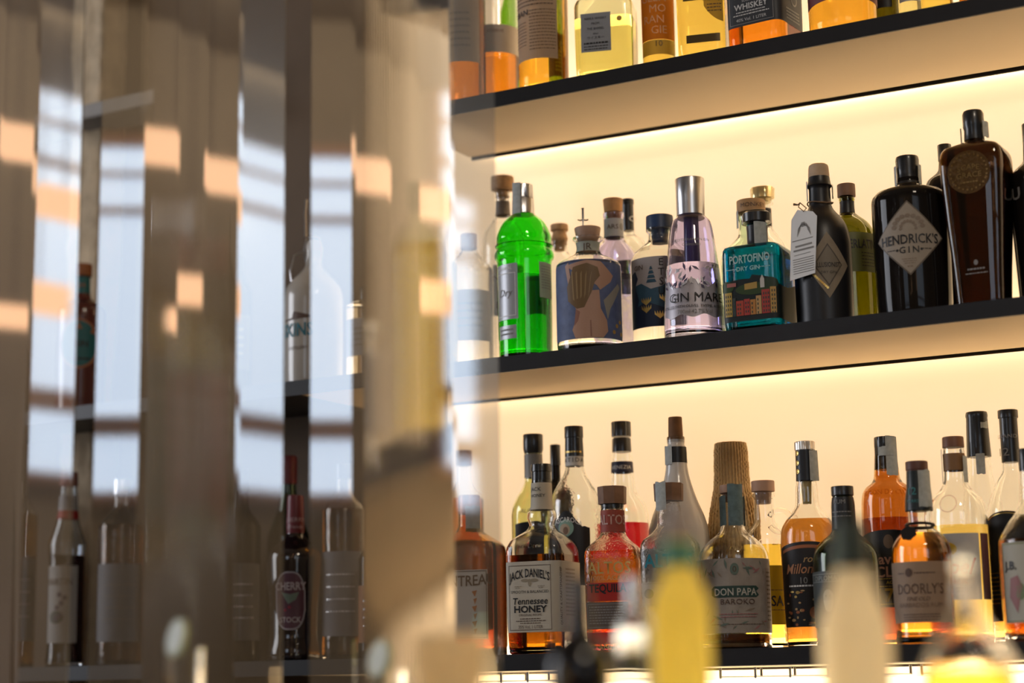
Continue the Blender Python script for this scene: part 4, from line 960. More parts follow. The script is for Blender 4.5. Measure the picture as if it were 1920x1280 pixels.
HAV = glass('brown_amber', (.66, .36, .11))
b = Bottle('rum_bottle', 'tall brown glass rum bottle with dark torn-stamped cap and black label', 'bottle', 1672, .175, S3,
           [(852, 21), (880, 23), (897, 25), (905, 30), (912, 40), (924, 47), (945, 50), (980, 51), (1208, 50)], HAV, yaw=-4, liquid=liq('brown_rum', (.50, .20, .05)), fill=972)
b.cap([(818, 20), (836, 20.5), (838, 20), (880, 21)], BLKCAP, ridges=18); b.stamp(819, 892, 2, 26, [(810, 22), (900, 25)]); b.stamp(838, 856, -12, 18, [(810, 23), (900, 26)])
b.text('EL RON DE CUBA', 0, 925, 9, HAV, off=.0006, name='embossed_lettering')
p = b.shape('label', ink('label_black', (0, 0, 0)), -76, 76, lambda u: 996 + (abs(u) / 76) ** 2 * 14, 1140, label='black label with yellow seven'); b.text('Havana', 0, 1050, 19, ink('red_cream', (.42, .22, .16)), p, bold=.03); b.text('CLUB', 6, 1074, 19, ink('red_cream', (0, 0, 0)), p, bold=.03)
YEL = ink('yellow', (.60, .42, .05)); b.text('7', -3, 1117, 24, YEL, p, bold=.03); b.text('AGED', 4, 1094, 6, YEL, p); b.bars([(-30, 40, 1087, 1.2), (-30, 40, 1101, 1.2), (-30, 40, 1134, 1.6)], YEL, p); b.ellipse(0, 1018, 9, 13, ink('figure_brown', (.16, .10, .06)), p)

ORANGE = liq('orange', (.95, .36, .04))
b = Bottle('rum_bottle', 'orange rum bottle with teal-black neck sleeve, tied seal and beige label', 'bottle', 1732, 0.053, S3,
           [(958, 22), (976, 21), (990, 26), (1002, 40), (1014, 49), (1026, 54), (1050, 56), (1190, 54), (1200, 56), (1211, 55)], CLEAR, yaw=-12, liquid=ORANGE, fill=1000)
b.cap([(864, 21), (880, 21), (881, 20), (900, 20)], mat('maroon_brown', (.12, .045, .03), .5, noise=.1))
b.cap([(881, 20), (915, 21.5), (935, 25), (957, 26), (958, 24)], mat('teal_black_sleeve', (.012, .018, .018), .4), 'neck_sleeve'); b.stamp(882, 952, 6, 36, [(870, 22), (915, 23), (935, 26.5), (960, 27.5)])
TQ = ink('teal_print', (.05, .22, .22)); 
def sl(y): return lambda z: float(np.interp(z, [b.z(958), b.z(935), b.z(915), b.z(881)], [26 * b.mpp, 25 * b.mpp, 21.5 * b.mpp, 20 * b.mpp]))
b.text('12', -8, 921, 14, TQ, off=.0012, rfun=sl(0)); b.text('YEARS', -6, 940, 6, TQ, off=.0012, rfun=sl(0))
p = b.shape('label', paper('beige_label', (.34, .23, .15), noise=.1), -72, 72, 1055, 1168, label='beige label with dark lettering'); b.text("DOORLY'S", 4, 1105, 19, BROWNINK, p, width=.72); b.text('FINE OLD', 0, 1124, 7, BROWNINK, p, shear=.3); b.text('BARBADOS RUM', 4, 1135, 8, ink('faded_brown', (.22, .14, .09)), p)
b.ellipse(-14, 1075, 7, 8, BROWNINK, p); b.bars([(-38, -24, 1076, 2), (-4, 34, 1076, 2), (-30, 40, 1153, 1.4), (-30, 40, 1158, 1.4), (-30, 40, 1163, 1.4)], BROWNINK, p)
bm = bmesh.new(); rs = (50 * b.mpp) * .9
r1 = b.r(b.z(984)) + .0022
tube_mesh(bm, [(r1 * math.cos(a), r1 * math.sin(a), b.z(984) - .002 * math.sin(a)) for a in np.linspace(0, 2 * PI, 30)], .0022, 6, False); bmobj('neck_cord', bm, BLKSAT, b.root, True)
bm = bmesh.new(); n = 9
bmesh.ops.create_circle(bm, cap_ends=True, segments=18, radius=15 * b.mpp)
for i, v in enumerate(bm.verts): v.co *= (1 + .1 * math.sin(i * 2.1))
e = bmesh.ops.extrude_face_region(bm, geom=bm.faces[:]); 
for v in [v for v in e['geom'] if isinstance(v, bmesh.types.BMVert)]: v.co.z += .003
bmesh.ops.rotate(bm, verts=bm.verts, matrix=Matrix.Rotation(math.radians(60), 3, 'X'))
bmesh.ops.translate(bm, verts=bm.verts, vec=(-14 * b.mpp, -b.r(b.z(1000)) * .98, b.z(1002)))
bmobj('wax_seal', bm, BLKSAT, b.root, True)

YL = liq('light_gold', (.93, .74, .22))
b = Bottle('pisco_bottle', 'clear bottle of light gold spirit with white label, red script and yellow dot', 'bottle', 1801, 0.138, S3,
           [(840, 19), (850, 20), (882, 20), (900, 21), (915, 28), (930, 42), (946, 51), (965, 55), (990, 56), (1100, 56), (1210, 54)], CLEAR, yaw=-14, liquid=YL, fill=986)
b.cap([(818, 20), (838, 20.5)], mat('brown_cap', (.17, .07, .035), .5, noise=.1)); b.band(850, 882, mat('brown_foil', (.22, .11, .04), .5), 'neck_band'); stamp_cyl(b, 840, 905, -36, -22, 22); stamp_cyl(b, 856, 905, 22, 36, 23)
p = b.shape('label', paper('white_cool', (.50, .49, .48)), -66, 52, 1003, 1126, label='white label with red script'); b.text('Capel', -10, 1064, 30, ink('script_red', (.42, .02, .05)), p, shear=.4, bold=.02, width=.9); b.ellipse(-6, 1032, 15, 12, ink('sun_yellow', (.60, .40, .04)), p); b.text('PISCO', 0, 1085, 6, BROWNINK, p); b.text('ESPECIAL', 6, 1093, 7, ink('script_red', (0, 0, 0)), p, bold=.03)
b.bars([(-50, 30, 1105, 1.4), (-50, 30, 1111, 1.4), (-50, 30, 1120, 1.4)], GREYINK, p)
bm = bmesh.new()
pts = [b.map((-4 + 16 * math.cos(a)) * b.mpp, b.z(947) + 16 * math.sin(a) * b.mpp, .0003) for a in np.linspace(0, 2 * PI, 28)]; tube_mesh(bm, pts, .0008, 5, False); bmobj('moulded_ring', bm, CLEAR, b.root, True, 0); b.text('1752', -4, 947, 7, CLEAR, off=.0006, name='embossed_lettering')
b.shape('label', mat('maroon_side', (.10, .03, .04), .6), 56, 80, 1003, 1126, label='maroon side strip')

b = Bottle('rum_bottle', 'tall clear bottle with long black capsule behind the light gold one', 'bottle', 1849, 0.232, S3,
           [(856, 20), (880, 22), (905, 26), (930, 31), (960, 36), (1000, 40), (1205, 40)], CLEAR)
b.cap([(771, 20), (778, 21), (783, 20), (856, 23)], BLKCAP); b.stamp(792, 804, 6, 22, [(770, 22), (860, 24)]); stamp_cyl(b, 852, 890, -6, 10, 22)
AGED = liq('aged_gold', (.72, .36, .06))
b = Bottle('rum_bottle', 'clear long-necked rum bottle with black capsule and black arched label', 'bottle', 1909, 0.186, S3,
           [(866, 16), (880, 17), (900, 28), (925, 40), (950, 48), (980, 52), (1202, 50)], CLEAR, yaw=-20, liquid=AGED, fill=1060)
b.cap([(767, 19), (782, 19), (783, 17), (866, 17)], BLKCAP); b.text('GRAND', 0, 818, 7, GREYINK, off=.0045); b.text('12', -6, 847, 15, GREYINK, off=.0045)
p = b.shape('label', ink('label_black', (0, 0, 0)), -60, 60, lambda u: 960 + (abs(u) / 60) ** 2 * 22, 1165, label='black label with arched gold border'); b.shape('gold_arch', GOLD, -56, 56, lambda u: 963 + (abs(u) / 56) ** 2 * 20, lambda u: 965 + (abs(u) / 56) ** 2 * 20, .001, p)
b.text('1', -40, 1030, 20, GOLD, p); b.bars([(-52, -20, 1075 + 8 * i, 2) for i in range(8)], GOLD, p)
b = Bottle('brandy_bottle', 'brandy bottle with white label at the right picture edge of the lowest shelf', 'bottle', 1942, .088, S3,
           [(880, 18), (930, 20), (955, 28), (980, 46), (1000, 58), (1014, 64), (1100, 65), (1206, 63)], CLEARW, yaw=-26, liquid=liq('brandy', (.45, .14, .02)), fill=1012)
b.cap([(840, 18), (882, 18)], BLKCAP)
p = b.shape('label', paper('ivory_label', (.50, .48, .40)), -42, 60, 1018, 1168, label='ivory label with green border'); b.frame(-40, 58, 1020, 1166, 1.6, ink('olive_line', (.25, .28, .10)), p); b.text('J.B.', -18, 1061, 15, BLACK, p, bold=.04); b.poly([(-20, 1085), (-4, 1080), (4, 1100), (-8, 1150), (-24, 1120)], PK, p); b.ellipse(0, 1110, 10, 16, ink('leafy', (.2, .26, .14)), p)

# ================================================= top shelf, left to right
def S1y(x): return 157 - .19 * (x - 1000)
WH = liq('whisky_gold', (.90, .48, .05)); WH2 = liq('whisky_yellow', (.95, .72, .15)); WH3 = liq('whisky_amber', (.85, .30, .02))
b = Bottle('whisky_bottle', 'dim whisky bottle with grey label at the left end of the top shelf', 'bottle', 738, 0.042, S1,
           [(-120, 14), (-60, 16), (-30, 30), (-10, 35), (208, 34)], CLEARW, liquid=liq('brown_rum', (0, 0, 0)), fill=0)
b.cap([(-150, 15), (-118, 15)], BLKCAP); p = b.shape('label', paper('dim_grey', (.30, .30, .32)), -44, 44, 30, 185)
b = Bottle('whisky_bottle', 'golden whisky bottle behind the reeded glass on the top shelf', 'bottle', 800, 0.108, S1,
           [(-140, 15), (-60, 17), (-30, 32), (-10, 38), (195, 37)], CLEAR, liquid=WH2, fill=-10)
b.cap([(-170, 16), (-138, 16)], CORK)
b = Bottle('whisky_bottle', 'orange whisky bottle with grey and beige label behind the reeded glass edge', 'bottle', 866, 0.064, S1,
           [(-150, 15), (-80, 17), (-50, 34), (-30, 44), (185, 43)], CLEAR, liquid=WH3, fill=-20, yaw=-20)
b.cap([(-180, 17), (-148, 17)], DWOOD); p = b.shape('label', paper('beige_grey', (.42, .36, .30)), -50, 50, 5, 130); b.bars([(-30, 30, 40 + 12 * i, 4) for i in range(6)], GREYINK, p)
b = Bottle('whisky_bottle', 'amber whisky bottle with beige band just right of the reeded glass', 'bottle', 930, 0.146, S1,
           [(-140, 15), (-60, 17), (-30, 34), (-14, 42), (165, 41)], CLEAR, liquid=WH3, fill=100, yaw=0)
b.cap([(-170, 16), (-138, 16)], CORK); p = b.shape('label', paper('beige_grey', (0, 0, 0)), -58, 58, 60, 112); b.text('RESERVE', -2, 72, 6, BROWNINK, p)
b = Bottle('whisky_bottle', 'green glass whisky bottle with black label beside the beige-labelled one', 'bottle', 972, 0.223, S1,
           [(-130, 14), (-50, 15), (-20, 20), (10, 30), (30, 34), (160, 34)], glass('yellow_green', (.42, .72, .06)), yaw=0)
b.cap([(-160, 15), (-128, 15)], BLKCAP); p = b.shape('label', ink('label_black', (0, 0, 0)), -46, 46, 78, 160); b.text('ROCK', -16, 98, 13, ink('leaf_bright', (.25, .40, .08)), p); b.bars([(-36, 20, 112 + 7 * i, 3) for i in range(6)], ink('leaf_bright', (0, 0, 0)), p)
b = Bottle('whisky_bottle', 'amber single malt bottle with tall cream parchment label', 'bottle', 1018, .070, S1,
           [(-140, 15), (-70, 18), (-45, 34), (-25, 44), (0, 47), (156, 46)], CLEAR, liquid=WH, fill=-60, yaw=-18)
b.cap([(-170, 17), (-138, 17)], DWOOD); p = b.shape('label', translucent('parchment_pale', (.62, .48, .34), .35), -60, 42, -20, 124, label='tall cream parchment label'); b.text('OBAN.', -34, 36, 11, BLACK, p, bold=.02)
b.bars([(-54, 34, -12 + 7 * i, 2) for i in range(6)] + [(-12, 38, 34 + 6 * i, 1.4) for i in range(13)] + [(-52, -18, 54 + 6 * i, 1.4) for i in range(8)], BROWNINK, p)
b = Bottle('whisky_bottle', 'wide low whisky bottle with small grey rectangular label', 'bottle', 1137, .080, S1,
           [(-50, 20, 0), (-20, 22, 0), (-10, 26, 0), (0, 40, .6), (8, 54, 1), (20, 59, 1), (130, 58, 1), (140, 56, 1)], glass('faint_green', (.93, .95, .78)), sect=SQR, yaw=-10, liquid=liq('whisky_lemon', (.95, .86, .40)), fill=44, base=.014)
b.cap([(-80, 21), (-48, 21)], BLKCAP); p = b.shape('label', mat('slate_grey_label', (.27, .28, .30), .6), -40, 16, 38, 110, label='small slate grey label')
for i, (t_, h) in enumerate((('NIKKA WHISKY', 4.5), ('FROM', 4.5), ('THE BARREL', 4.5), ('500ml', 3))): b.text(t_, -12, 48 + 9.5 * i, h, BLACK, p, width=.9)
b.text('ウイスキー', -12, 84, 4.5, BLACK, p); b.bars([(-34, 10, 94, 3), (-34, 10, 100, 1.6), (-34, 10, 105, 1.6)], BLACK, p)
b.ellipse(32, 52, 5, 5, GOLD, b.root, .001, 'printed_seal', 10)
b = Bottle('whisky_bottle', 'whisky bottle with orange label numbered ten on the top shelf', 'bottle', 1233, .105, S1,
           [(-150, 14), (-60, 15), (-40, 24), (-20, 30), (0, 31), (118, 30)], CLEAR, liquid=WH2, fill=-30, yaw=-5)
b.cap([(-180, 15), (-148, 15)], BLKCAP); p = b.shape('label', translucent('orange_label', (.85, .30, .05), .5), -40, 40, -20, 84, label='orange label with cream lettering'); CRM = ink('cream_letters', (.80, .45, .22))
for i, t_ in enumerate(('GLEN', 'MO', 'RAN', 'GIE')): b.text(t_, (-6, 2, -6, 4)[i], 6 + 20 * i, 15, CRM, p, width=.95)
p = b.shape('label', translucent('yellow_ten', (.85, .60, .14), .5), -40, 40, 85, 112, label='lower yellow label'); b.text('10', 2, 92, 11, BROWNINK, p)
b = Bottle('whisky_bottle', 'square gold whisky bottle with slanted label and black-gold foot strip', 'bottle', 1317, .075, S1,
           [(-170, 14, 0), (-80, 15, 0), (-60, 30, .6), (-45, 46, 1), (-20, 49, 1), (101, 48, 1)], CLEAR, sect=SQ, yaw=-8, liquid=WH2, fill=-50)
b.cap([(-200, 15), (-168, 15)], BLKCAP); b.shape('foot_strip', mat('dark_gold', (.10, .065, .02), .4, metal=.4), -26, 36, 80, 95, label='dark gold foot strip')
b.shape('top_strip', mat('dark_gold', (0, 0, 0)), -30, 14, -10, 16, label='dark gold strip')
p = b.shape('label', translucent('yellow_slanted', (.80, .52, .10), .5), 8, 44, -20, lambda u: 58 - ((u - 44) / 36) ** 2 * 30 if u < 44 else 58, label='slanted yellow label'); b.text('THE MAJOR', 27, 16, 6, BROWNINK, p); b.bars([(14, 40, 26 + 6 * i, 1.8) for i in range(3)], BROWNINK, p)
b = Bottle('whiskey_bottle', 'square amber whiskey bottle with black label on the top shelf', 'bottle', 1432, .092, S1,
           [(-160, 16, 0), (-90, 19, 0), (-78, 24, 0), (-66, 40, .7), (-54, 62, 1), (-30, 69, 1), (76, 68, 1)], CLEAR, sect=SQ, yaw=-26, liquid=WH3, fill=-50)
b.cap([(-190, 18), (-158, 18)], BLKCAP); p = b.shape('label', mat('charcoal_label', (.035, .037, .042), .5), -52, 152, -30, 62, label='charcoal label wrapped around two faces')
SW = ink('soft_white', (.55, .54, .52)); b.text('Jennessee'.replace('J', 'T'), 0, 4, 12, SW, p, shear=.2); b.text('SOUR MASH', 0, 15, 4.5, SW, p); b.text('WHISKEY', 0, 26, 11, SW, p, bold=.03); b.bars([(-30, 30, 36, 2), (-36, 36, 41, 2)], SW, p); b.text('40% Vol. 1 LITER', 0, 50, 6, SW, p); b.frame(-44, 44, -28, 58, 1, GREYINK, p); b.bars([(78, 130, 34 + 6 * i, 3) for i in range(4)], GREYINK, p); b.ellipse(110, 12, 12, 12, GREYINK, p, .0012); b.ellipse(110, 12, 9, 9, MATS['charcoal_label'], p, .0014)
b = Bottle('whisky_bottle', 'broad whisky bottle with deep red label and golden foot on the top shelf', 'bottle', 1577, .092, S1,
           [(-180, 16), (-120, 18), (-95, 40), (-75, 60), (-50, 64), (48, 63)], CLEAR, liquid=WH, fill=-80, yaw=0)
b.cap([(-210, 18), (-178, 18)], BLKCAP); p = b.shape('label', mat('wine_label', (.17, .03, .03), .5, noise=.1), -92, 92, -40, lambda u: 18 + (abs(u) / 92) ** 2 * 6, label='deep red label'); b.bars([(-40, 60, 4, 2), (-40, 60, 10, 2)], PK, p)
for px_, dp, hw, gm, lq, lb in ((1658, .17, 28, glass('olive_light', (.45, .50, .16)), liq('olive_brown', (.35, .25, .06)), 'narrow olive green bottle right of the red-labelled whisky'),
                             (1702, .12, 22, CLEAR, liq('whisky_lemon', (0, 0, 0)), 'slim pale bottle near the right end of the top shelf'),
                             (1752, .085, 30, CLEAR, WH2, 'yellow whisky bottle near the right end of the top shelf'),
                             (1835, .09, 40, CLEAR, WH3, 'amber whisky bottle at the right end of the top shelf')):
    b = Bottle('whisky_bottle', lb, 'bottle', px_, dp, S1, [(-200, 12), (-130, 13), (-100, hw * .8), (-80, hw), (20, hw)], gm, liquid=lq, fill=-100)
    b.cap([(-225, 13), (-198, 13)], BLKCAP); 
    if px_ == 1658: b.shape('label', ink('label_black', (0, 0, 0)), -30, 10, -60, 24)
    if px_ == 1702: b.shape('label', paper('white_cool', (0, 0, 0)), -22, 22, -60, 10)

# ================================================= left part, behind the reeded glass
MAROON = mat('maroon_lacquer', (.10, .018, .012), .18, noise=.05, coat=.5)
b = Bottle('gin_bottle', 'maroon bottle with orange cap and round teal label in front of the stone pillar', 'bottle', 152, .075, S2,
           [(520, 13), (552, 14), (562, 17), (572, 32), (580, 44), (590, 47), (740, 46), (752, 45)], MAROON, solid=True, glass_name='bottle_body', yaw=-6)
b.cap([(497, 17), (519, 17)], mat('burnt_orange', (.30, .10, .03), .6)); p = b.band(521, 552, mat('teal_neck', (.015, .12, .13), .5), 'neck_label'); b.text('GM', -4, 538, 9, ink('rust', (.35, .12, .05)), p)
TL = ink('teal_disc', (.012, .12, .13)); RU = ink('rust', (0, 0, 0))
p = b.shape('label', RU, -38, 38, lambda u: 652 - 46 * math.sqrt(max(0, 1 - (u / 38) ** 2)), lambda u: 652 + 46 * math.sqrt(max(0, 1 - (u / 38) ** 2)), .0006, nu=20, label='round teal label with rust rim')
b.shape('label_face', TL, -34, 34, lambda u: 652 - 42 * math.sqrt(max(0, 1 - (u / 34) ** 2)), lambda u: 652 + 42 * math.sqrt(max(0, 1 - (u / 34) ** 2)), .0010, p, nu=20)
b.text('GIN', 4, 652, 11, BLACK, p, off=.0016, bold=.03); b.bars([(-22, 22, 680, 4)], BLACK, p, .0014); b.poly([(-6, 625), (0, 612), (6, 625)], RU, p, .0015); b.poly([(20, 632), (26, 622), (31, 634)], RU, p, .0015)

STONEW = mat('white_stoneware', (.42, .38, .33), .22, noise=.06, coat=.5)
b = Bottle('gin_bottle', 'white stoneware swing-top bottle with teal lettering', 'bottle', 588, .080, S2,
           [(470, 14), (486, 15), (500, 17), (512, 26), (528, 42), (546, 53), (566, 56), (690, 56), (708, 55)], STONEW, solid=True, glass_name='bottle_body', yaw=-14)
b.cap([(452, 12), (462, 15), (474, 14)], mat('porcelain_stopper', (.5, .45, .4), .3), 'stopper')
bm = bmesh.new(); mm = b.mpp
for sg in (-1, 1): tube_mesh(bm, [(sg * 15 * mm, -.002, b.z(492)), (sg * 18 * mm, -.006, b.z(470)), (sg * 13 * mm, -.006, b.z(448)), (0, -.003, b.z(444))], .0016, 6)
tube_mesh(bm, [(-17 * mm, -.004, b.z(470)), (-34 * mm, -.012, b.z(480)), (-40 * mm, -.02, b.z(510)), (-38 * mm, -.02, b.z(530))], .0018, 6)
tube_mesh(bm, [(-16 * mm, 0, b.z(444)), (-17 * mm, 0, b.z(400)), (-15 * mm, 0, b.z(374))], .0028, 6)
bmobj('swing_wire', bm, SILVER, b.root, True)
b.text('SKINS', -22, 626, 24, ink('teal_letters', (.03, .16, .20)), off=.001, bold=.03, width=.8); b.text('DISTILLERY', -18, 660, 6, BROWNINK, off=.001)
b.poly([(-58, 606), (-30, 604), (-26, 592), (-20, 604), (10, 602), (8, 605), (-58, 609)], BROWNINK, b.root, .001, 'printed_island')

rnd = random.Random(12)
ASS = [  # name, label, cx, depth, shelf, top, shoulder, hw, base, glass, liquid, cap, label colour
 ('spirit_bottle', 'small dark bottle at the left picture edge of the middle shelf', 20, .08, S2, 600, 660, 34, 775, DKBROWN, None, BLKCAP, (.10, .04, .04)),
 ('spirit_bottle', 'tall clear bottle with pale yellow spirit seen through the reeded glass', 322, .08, S2, 470, 540, 30, 738, CLEAR, liq('pale_yellow', (0, 0, 0)), SILVER, (.12, .22, .22)),
 ('spirit_bottle', 'clear bottle with red foot label behind the reeded glass', 382, .09, S2, 500, 560, 28, 730, CLEAR, liq('whisky_lemon', (0, 0, 0)), mat('cap_red', (.30, .03, .03), .5), (.30, .05, .05)),
 ('spirit_bottle', 'dark spirit bottle behind the reeded glass left of the stoneware bottle', 440, .10, S2, 480, 540, 32, 725, DKBROWN, None, BLKCAP, (.12, .12, .13)),
 ('spirit_bottle', 'grey labelled bottle behind the rightmost reeded panel on the middle shelf', 690, .085, S2, 540, 565, 40, 692, CLEAR, liq('water', (0, 0, 0)), BLKCAP, (.36, .36, .38)),
 ('spirit_bottle', 'yellow glowing bottle with green stopper behind the rightmost reeded panel', 812, 0.053, S2, 428, 490, 46, 680, glass('faint_green', (0, 0, 0)), liq('pale_yellow', (0, 0, 0)), mat('green_stopper', (.06, .22, .03), .5), None),
 ('spirit_bottle', 'broad clear bottle with cream label behind the right edge of the reeded glass', 880, 0.137, S2, 440, 500, 44, 672, CLEAR, liq('water', (0, 0, 0)), CORK, (.52, .47, .40)),
 ('spirit_bottle', 'tall narrow bottle furthest left on the lowest shelf', 30, .09, S3, 905, 960, 36, 1245, CLEAR, liq('dark_rum', (0, 0, 0)), SILVER, (.16, .17, .20)),
 ('spirit_bottle', 'clear bottle with grey label between the two left slits of the lowest shelf', 225, .10, S3, 900, 980, 42, 1243, CLEARW, liq('brown_rum', (0, 0, 0)), SILVER, (.20, .21, .24)),
 ('spirit_bottle', 'blue-banded bottle behind the reeded glass on the lowest shelf', 325, 0.07, S3, 930, 1010, 34, 1241, CLEARW, liq('brown_rum', (0, 0, 0)), SILVER, (.03, .18, .26)),
 ('spirit_bottle', 'dark green bottle with green label behind the reeded glass', 385, 0.139, S3, 950, 1020, 36, 1240, DKBROWN, None, BLKCAP, (.05, .16, .04)),
 ('spirit_bottle', 'dark bottle left of the cherry liqueur on the lowest shelf', 450, .11, S3, 880, 980, 38, 1240, DKBROWN, None, BLKCAP, (.10, .10, .11)),
 ('spirit_bottle', 'tall smoked bottle behind the rightmost reeded panel on the lowest shelf', 645, .12, S3, 870, 950, 40, 1236, CLEARW, liq('dark_rum', (0, 0, 0)), BLKCAP, (.16, .16, .18)),
 ('spirit_bottle', 'brown bottle with orange label behind the rightmost reeded panel', 708, .08, S3, 900, 1040, 36, 1234, DKBROWN, None, mat('cap_red', (0, 0, 0)), (.32, .13, .05)),
 ('spirit_bottle', 'bright green bottle with white and blue label bands', 776, .085, S3, 980, 1040, 34, 1222, glass('apple_green', (.22, .80, .05)), liq('apple', (.3, .9, .1)), mat('green_cap', (.10, .40, .04), .4), (.45, .46, .50)),
 ('spirit_bottle', 'clear tall bottle with brown stopper behind the amber liqueur bottle', 872, .20, S3, 845, 930, 36, 1228, CLEAR, liq('rum_rose', (0, 0, 0)), CORK, (.35, .28, .24)),
]
for nm, lb, cx, dp, S, top, sh, hw, base, gm, lq, cm, lc in ASS:
    solid = gm is DKBROWN
    b = Bottle(nm, lb, 'bottle', cx, dp, S, [(top + 26, 14), (sh - 28, 15), (sh - 10, hw * .7), (sh + 8, hw), (base, hw)], gm, liquid=None if solid else lq, fill=sh + 6, solid=solid,
               glass_name='bottle_body' if solid else 'glass_body', seg=40, yaw=rnd.uniform(-14, 6))
    b.cap([(top, 15.5), (top + 28, 15.5)], cm)
    if lc:
        c_ = paper('assorted_%d' % cx, lc); p = b.shape('label', c_, -hw * 1.25, hw * 1.25, sh + (base - sh) * .30, sh + (base - sh) * .85)
        b.bars([(-hw * .7, hw * .7, sh + (base - sh) * (.45 + .08 * i), 3) for i in range(4)], GREYINK if sum(lc) > .6 else SILVERINK, p)
    if cx == 776:
        for y in (1074, 1164): b.shape('label_stripe', ink('stripe_blue', (.02, .08, .25)), -40, 40, y, y + 8, .0012, p)

b = Bottle('syrup_bottle', 'clear embossed bottle with red-banded neck and white label left of the pillar slit', 'bottle', 124, .085, S3,
           [(900, 14), (925, 16), (960, 18), (980, 22), (1005, 30), (1020, 35), (1040, 34), (1050, 33), (1200, 33), (1240, 35)], glass('cool_clear', (.85, .9, .95)), yaw=-14, liquid=liq('black_syrup', (.03, .01, .01)), fill=1042)
b.cap([(886, 16), (912, 17)], mat('cap_rosy', (.22, .07, .06), .5)); b.band(930, 960, paper('neck_grey', (0, 0, 0)), 'neck_label'); b.band(958, 974, mat('red_neck_band', (.40, .02, .02), .5))
p = b.shape('label', paper('dim_white', (.40, .39, .38)), -34, 30, 1062, 1206, label='white label with dark flowers'); b.text('MARTIN', -8, 1092, 13, BROWNINK, p, width=.8)
for u, y in ((-4, 1116), (6, 1122), (0, 1132), (-8, 1140), (-2, 1155), (-10, 1160)): b.ellipse(u, y, 5, 5, ink('plum_print', (.10, .07, .12)), p, n=8)
b.ellipse(-10, 1158, 14, 12, ink('plum_green', (.07, .09, .08)), p, .0009)

b = Bottle('liqueur_bottle', 'dark cherry liqueur bottle with red capsule and purple oval label', 'bottle', 553, .095, S3,
           [(985, 15), (1000, 16), (1012, 24), (1024, 38), (1036, 50), (1048, 53), (1080, 52), (1160, 46), (1190, 46), (1225, 52), (1240, 51)], mat('dark_cherry_glass', (.012, .006, .007), .05, coat=.8), solid=True, glass_name='bottle_body', yaw=-10)
b.cap([(929, 15), (940, 16), (990, 17), (1000, 16)], mat('wine_capsule', (.14, .015, .02), .4, noise=.1)); b.text('CHERRY', 0, 975, 8, ink('capsule_letters', (.42, .28, .28)), off=.0012 + .0008); b.text('Brandy', 2, 988, 7, ink('capsule_letters', (0, 0, 0)), off=.002, shear=.2)
RIM = ink('rim_silver', (.30, .27, .29))
def ov(a, t0, b0, sgn): return lambda u: (t0 + b0) / 2 + sgn * (b0 - t0) / 2 * (max(0, 1 - abs(u / a) ** 3.2)) ** .5
p = b.shape('label', RIM, -30, 28, lambda u: ov(30, 1074, 1182, -1)(u + 1), lambda u: ov(30, 1074, 1182, 1)(u + 1), .0008, nu=20, label='purple oval label with silver rim')
b.shape('label_face', mat('aubergine', (.085, .03, .045), .4), -27, 25, lambda u: ov(27, 1077, 1179, -1)(u + 1), lambda u: ov(27, 1077, 1179, 1)(u + 1), .0012, p, nu=20)
b.text('CHERRY', -1, 1101, 14, ink('rose_silver', (.42, .36, .37)), p, off=.0018, bold=.03, width=.78); b.text('STOCK', -1, 1163, 10, ink('rose_silver', (0, 0, 0)), p, off=.0018, bold=.02, width=.85)
b.poly([(-18, 1112), (0, 1116), (16, 1112), (10, 1126), (-4, 1134)], ink('sage', (.14, .18, .14)), p, .0016); b.ellipse(-10, 1145, 3, 3, ink('berry', (.25, .02, .04)), p, .0016, n=8); b.ellipse(-2, 1140, 3, 3, ink('berry', (0, 0, 0)), p, .0016, n=8)
b = Bottle('wine_bottle', 'green glass bottle with red capsule behind the cherry liqueur', 'bottle', 540, .19, S3,
           [(908, 14), (930, 16), (960, 22), (985, 32), (1010, 40), (1240, 40)], glass('deep_green', (.06, .20, .07)), liquid=liq('wine_dark', (.05, .02, .02)), fill=1000)
b.cap([(855, 15), (862, 16), (908, 16)], mat('wine_capsule', (0, 0, 0)))

# ================================================= blurred things on the front counter
def front(name, lb, cat, cx, dist, prof, gm, **k):
    P = at_cam(cx, 1150, dist); dep = P.y
    return Bottle(name, lb, cat, cx, dep, CT, prof, gm, **k)
LEMON = liq('limoncello', (.98, .86, .35))
b = front('bitters_bottle', 'blurred pale yellow bottle with green neck band on the front counter', 'bottle', 1281, 1.5,
      [(985, 24), (1000, 26), (1060, 30), (1090, 38), (1120, 52), (1145, 56), (1500, 56)], translucent('cloudy_lemon_glass', (.95, .82, .30)), solid=True, glass_name='bottle_body')
b.cap([(950, 24), (1010, 28)], mat('beige_cap', (.42, .34, .28), .6)); b.band(1016, 1062, mat('sea_green_band', (.12, .32, .20), .5), 'neck_band', .001)
b = front('bitters_bottle', 'blurred whitish bottle with dark green cap on the front counter', 'bottle', 1612, 1.5,
      [(1060, 32), (1090, 38), (1130, 52), (1170, 64), (1210, 68), (1560, 68)], translucent('cloudy_white_glass', (.95, .86, .68)), solid=True, glass_name='bottle_body')
b.cap([(975, 32), (1065, 36)], mat('dark_green_cap', (.04, .055, .04), .5))
b = front('bitters_bottle', 'blurred dark bottle in front of the amber tequila', 'bottle', 1090, 1.5,
      [(1130, 20), (1180, 24), (1220, 50), (1250, 62), (1500, 62)], mat('dark_bottle_glass', (.008, .007, .008), .1), solid=True, glass_name='bottle_body')
b.cap([(1080, 19), (1140, 21)], BLKCAP)
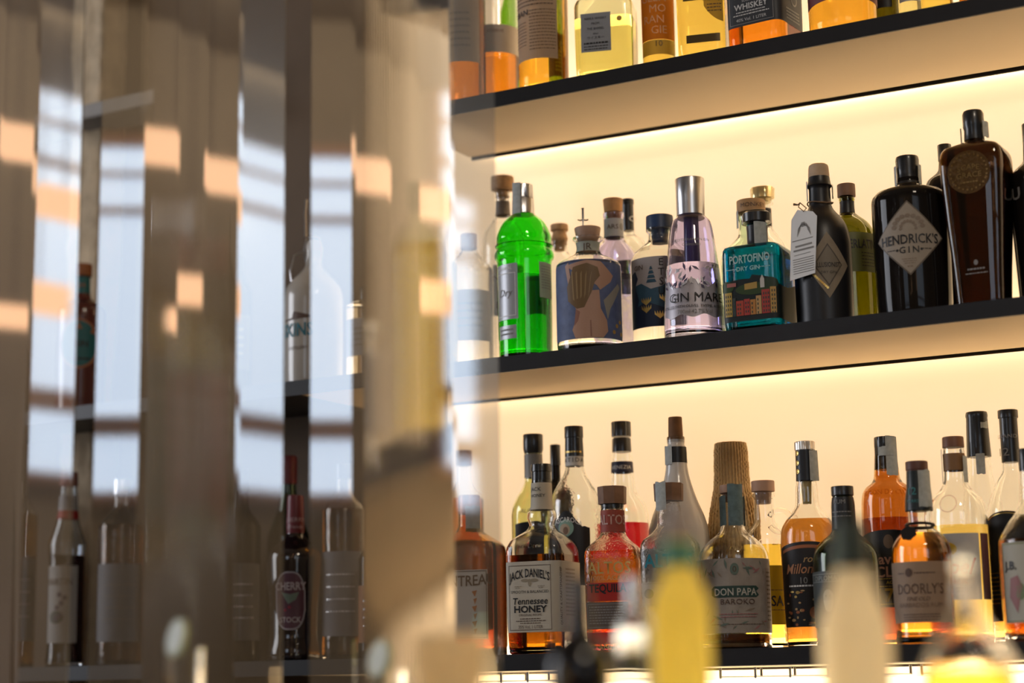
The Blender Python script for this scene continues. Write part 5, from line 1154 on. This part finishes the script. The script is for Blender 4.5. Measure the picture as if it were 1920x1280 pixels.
b = front('syrup_bottle', 'blurred clear bottle with bluish gleam left of the yellow bottle', 'bottle', 1196, 1.62,
      [(1100, 14), (1140, 18), (1165, 32), (1190, 38), (1500, 38)], glass('cool_clear', (0, 0, 0)), liquid=liq('water_blue', (0, 0, 0)), fill=1180)
b.cap([(1080, 15), (1110, 15)], SILVER)
b = front('decanter', 'blurred cut crystal decanter at the lower right', 'decanter', 1822, 1.42,
      [(1090, 15, 0), (1120, 17, 0), (1150, 26, 1), (1190, 56, 1), (1240, 84, 1), (1290, 92, 1), (1500, 88, 1)], CLEAR, sect=Sect(2, 1, 9), liquid=liq('whisky_gold', (0, 0, 0)), fill=1250, seg=36)
b.cap([(1035, 8), (1055, 19), (1075, 18), (1092, 12)], CLEAR, 'stopper', facets=8)
b = front('cocktail_glass', 'blurred glass with warm glow at the bottom left of the lit shelves', 'glass', 845, 1.45,
      [(1188, 66), (1230, 70), (1300, 60), (1500, 46)], translucent('frosted_warm_glass', (.92, .78, .55)), solid=True, glass_name='frosted_bowl')
for cx, y, lb in ((332, 1195, 'blurred lemon slice on the rim of the glass below the reeded panels'), (712, 1235, 'blurred second lemon slice beside the stoneware bottle')):
    P = at_cam(cx, y, 1.9); k_ = 1.9 / F
    bm = bmesh.new(); bmesh.ops.create_cone(bm, cap_ends=True, segments=32, radius1=36 * k_, radius2=36 * k_, depth=.004)
    t = thing('lemon_slice', lb, 'lemon slice', P, 0); t.rotation_euler = (math.radians(78), math.radians(25), YAW * -1)
    bmobj('rind', bm, mat('lemon_rind', (.35, .36, .14), .5, noise=.2), t, True); bm = bmesh.new(); bmesh.ops.create_cone(bm, cap_ends=True, segments=32, radius1=31 * k_, radius2=31 * k_, depth=.0046); bmobj('flesh', bm, mat('lemon_flesh', (.42, .42, .28), .4, noise=.3, nscale=80), t, True)
    g = front('cocktail_glass', lb.replace('lemon slice', 'glass carrying a lemon slice').replace('on the rim of the glass ', ''), 'glass', cx + 10, 1.94, [(y + 22, 40), (y + 60, 38), (1500, 30)], CLEAR, seg=40)
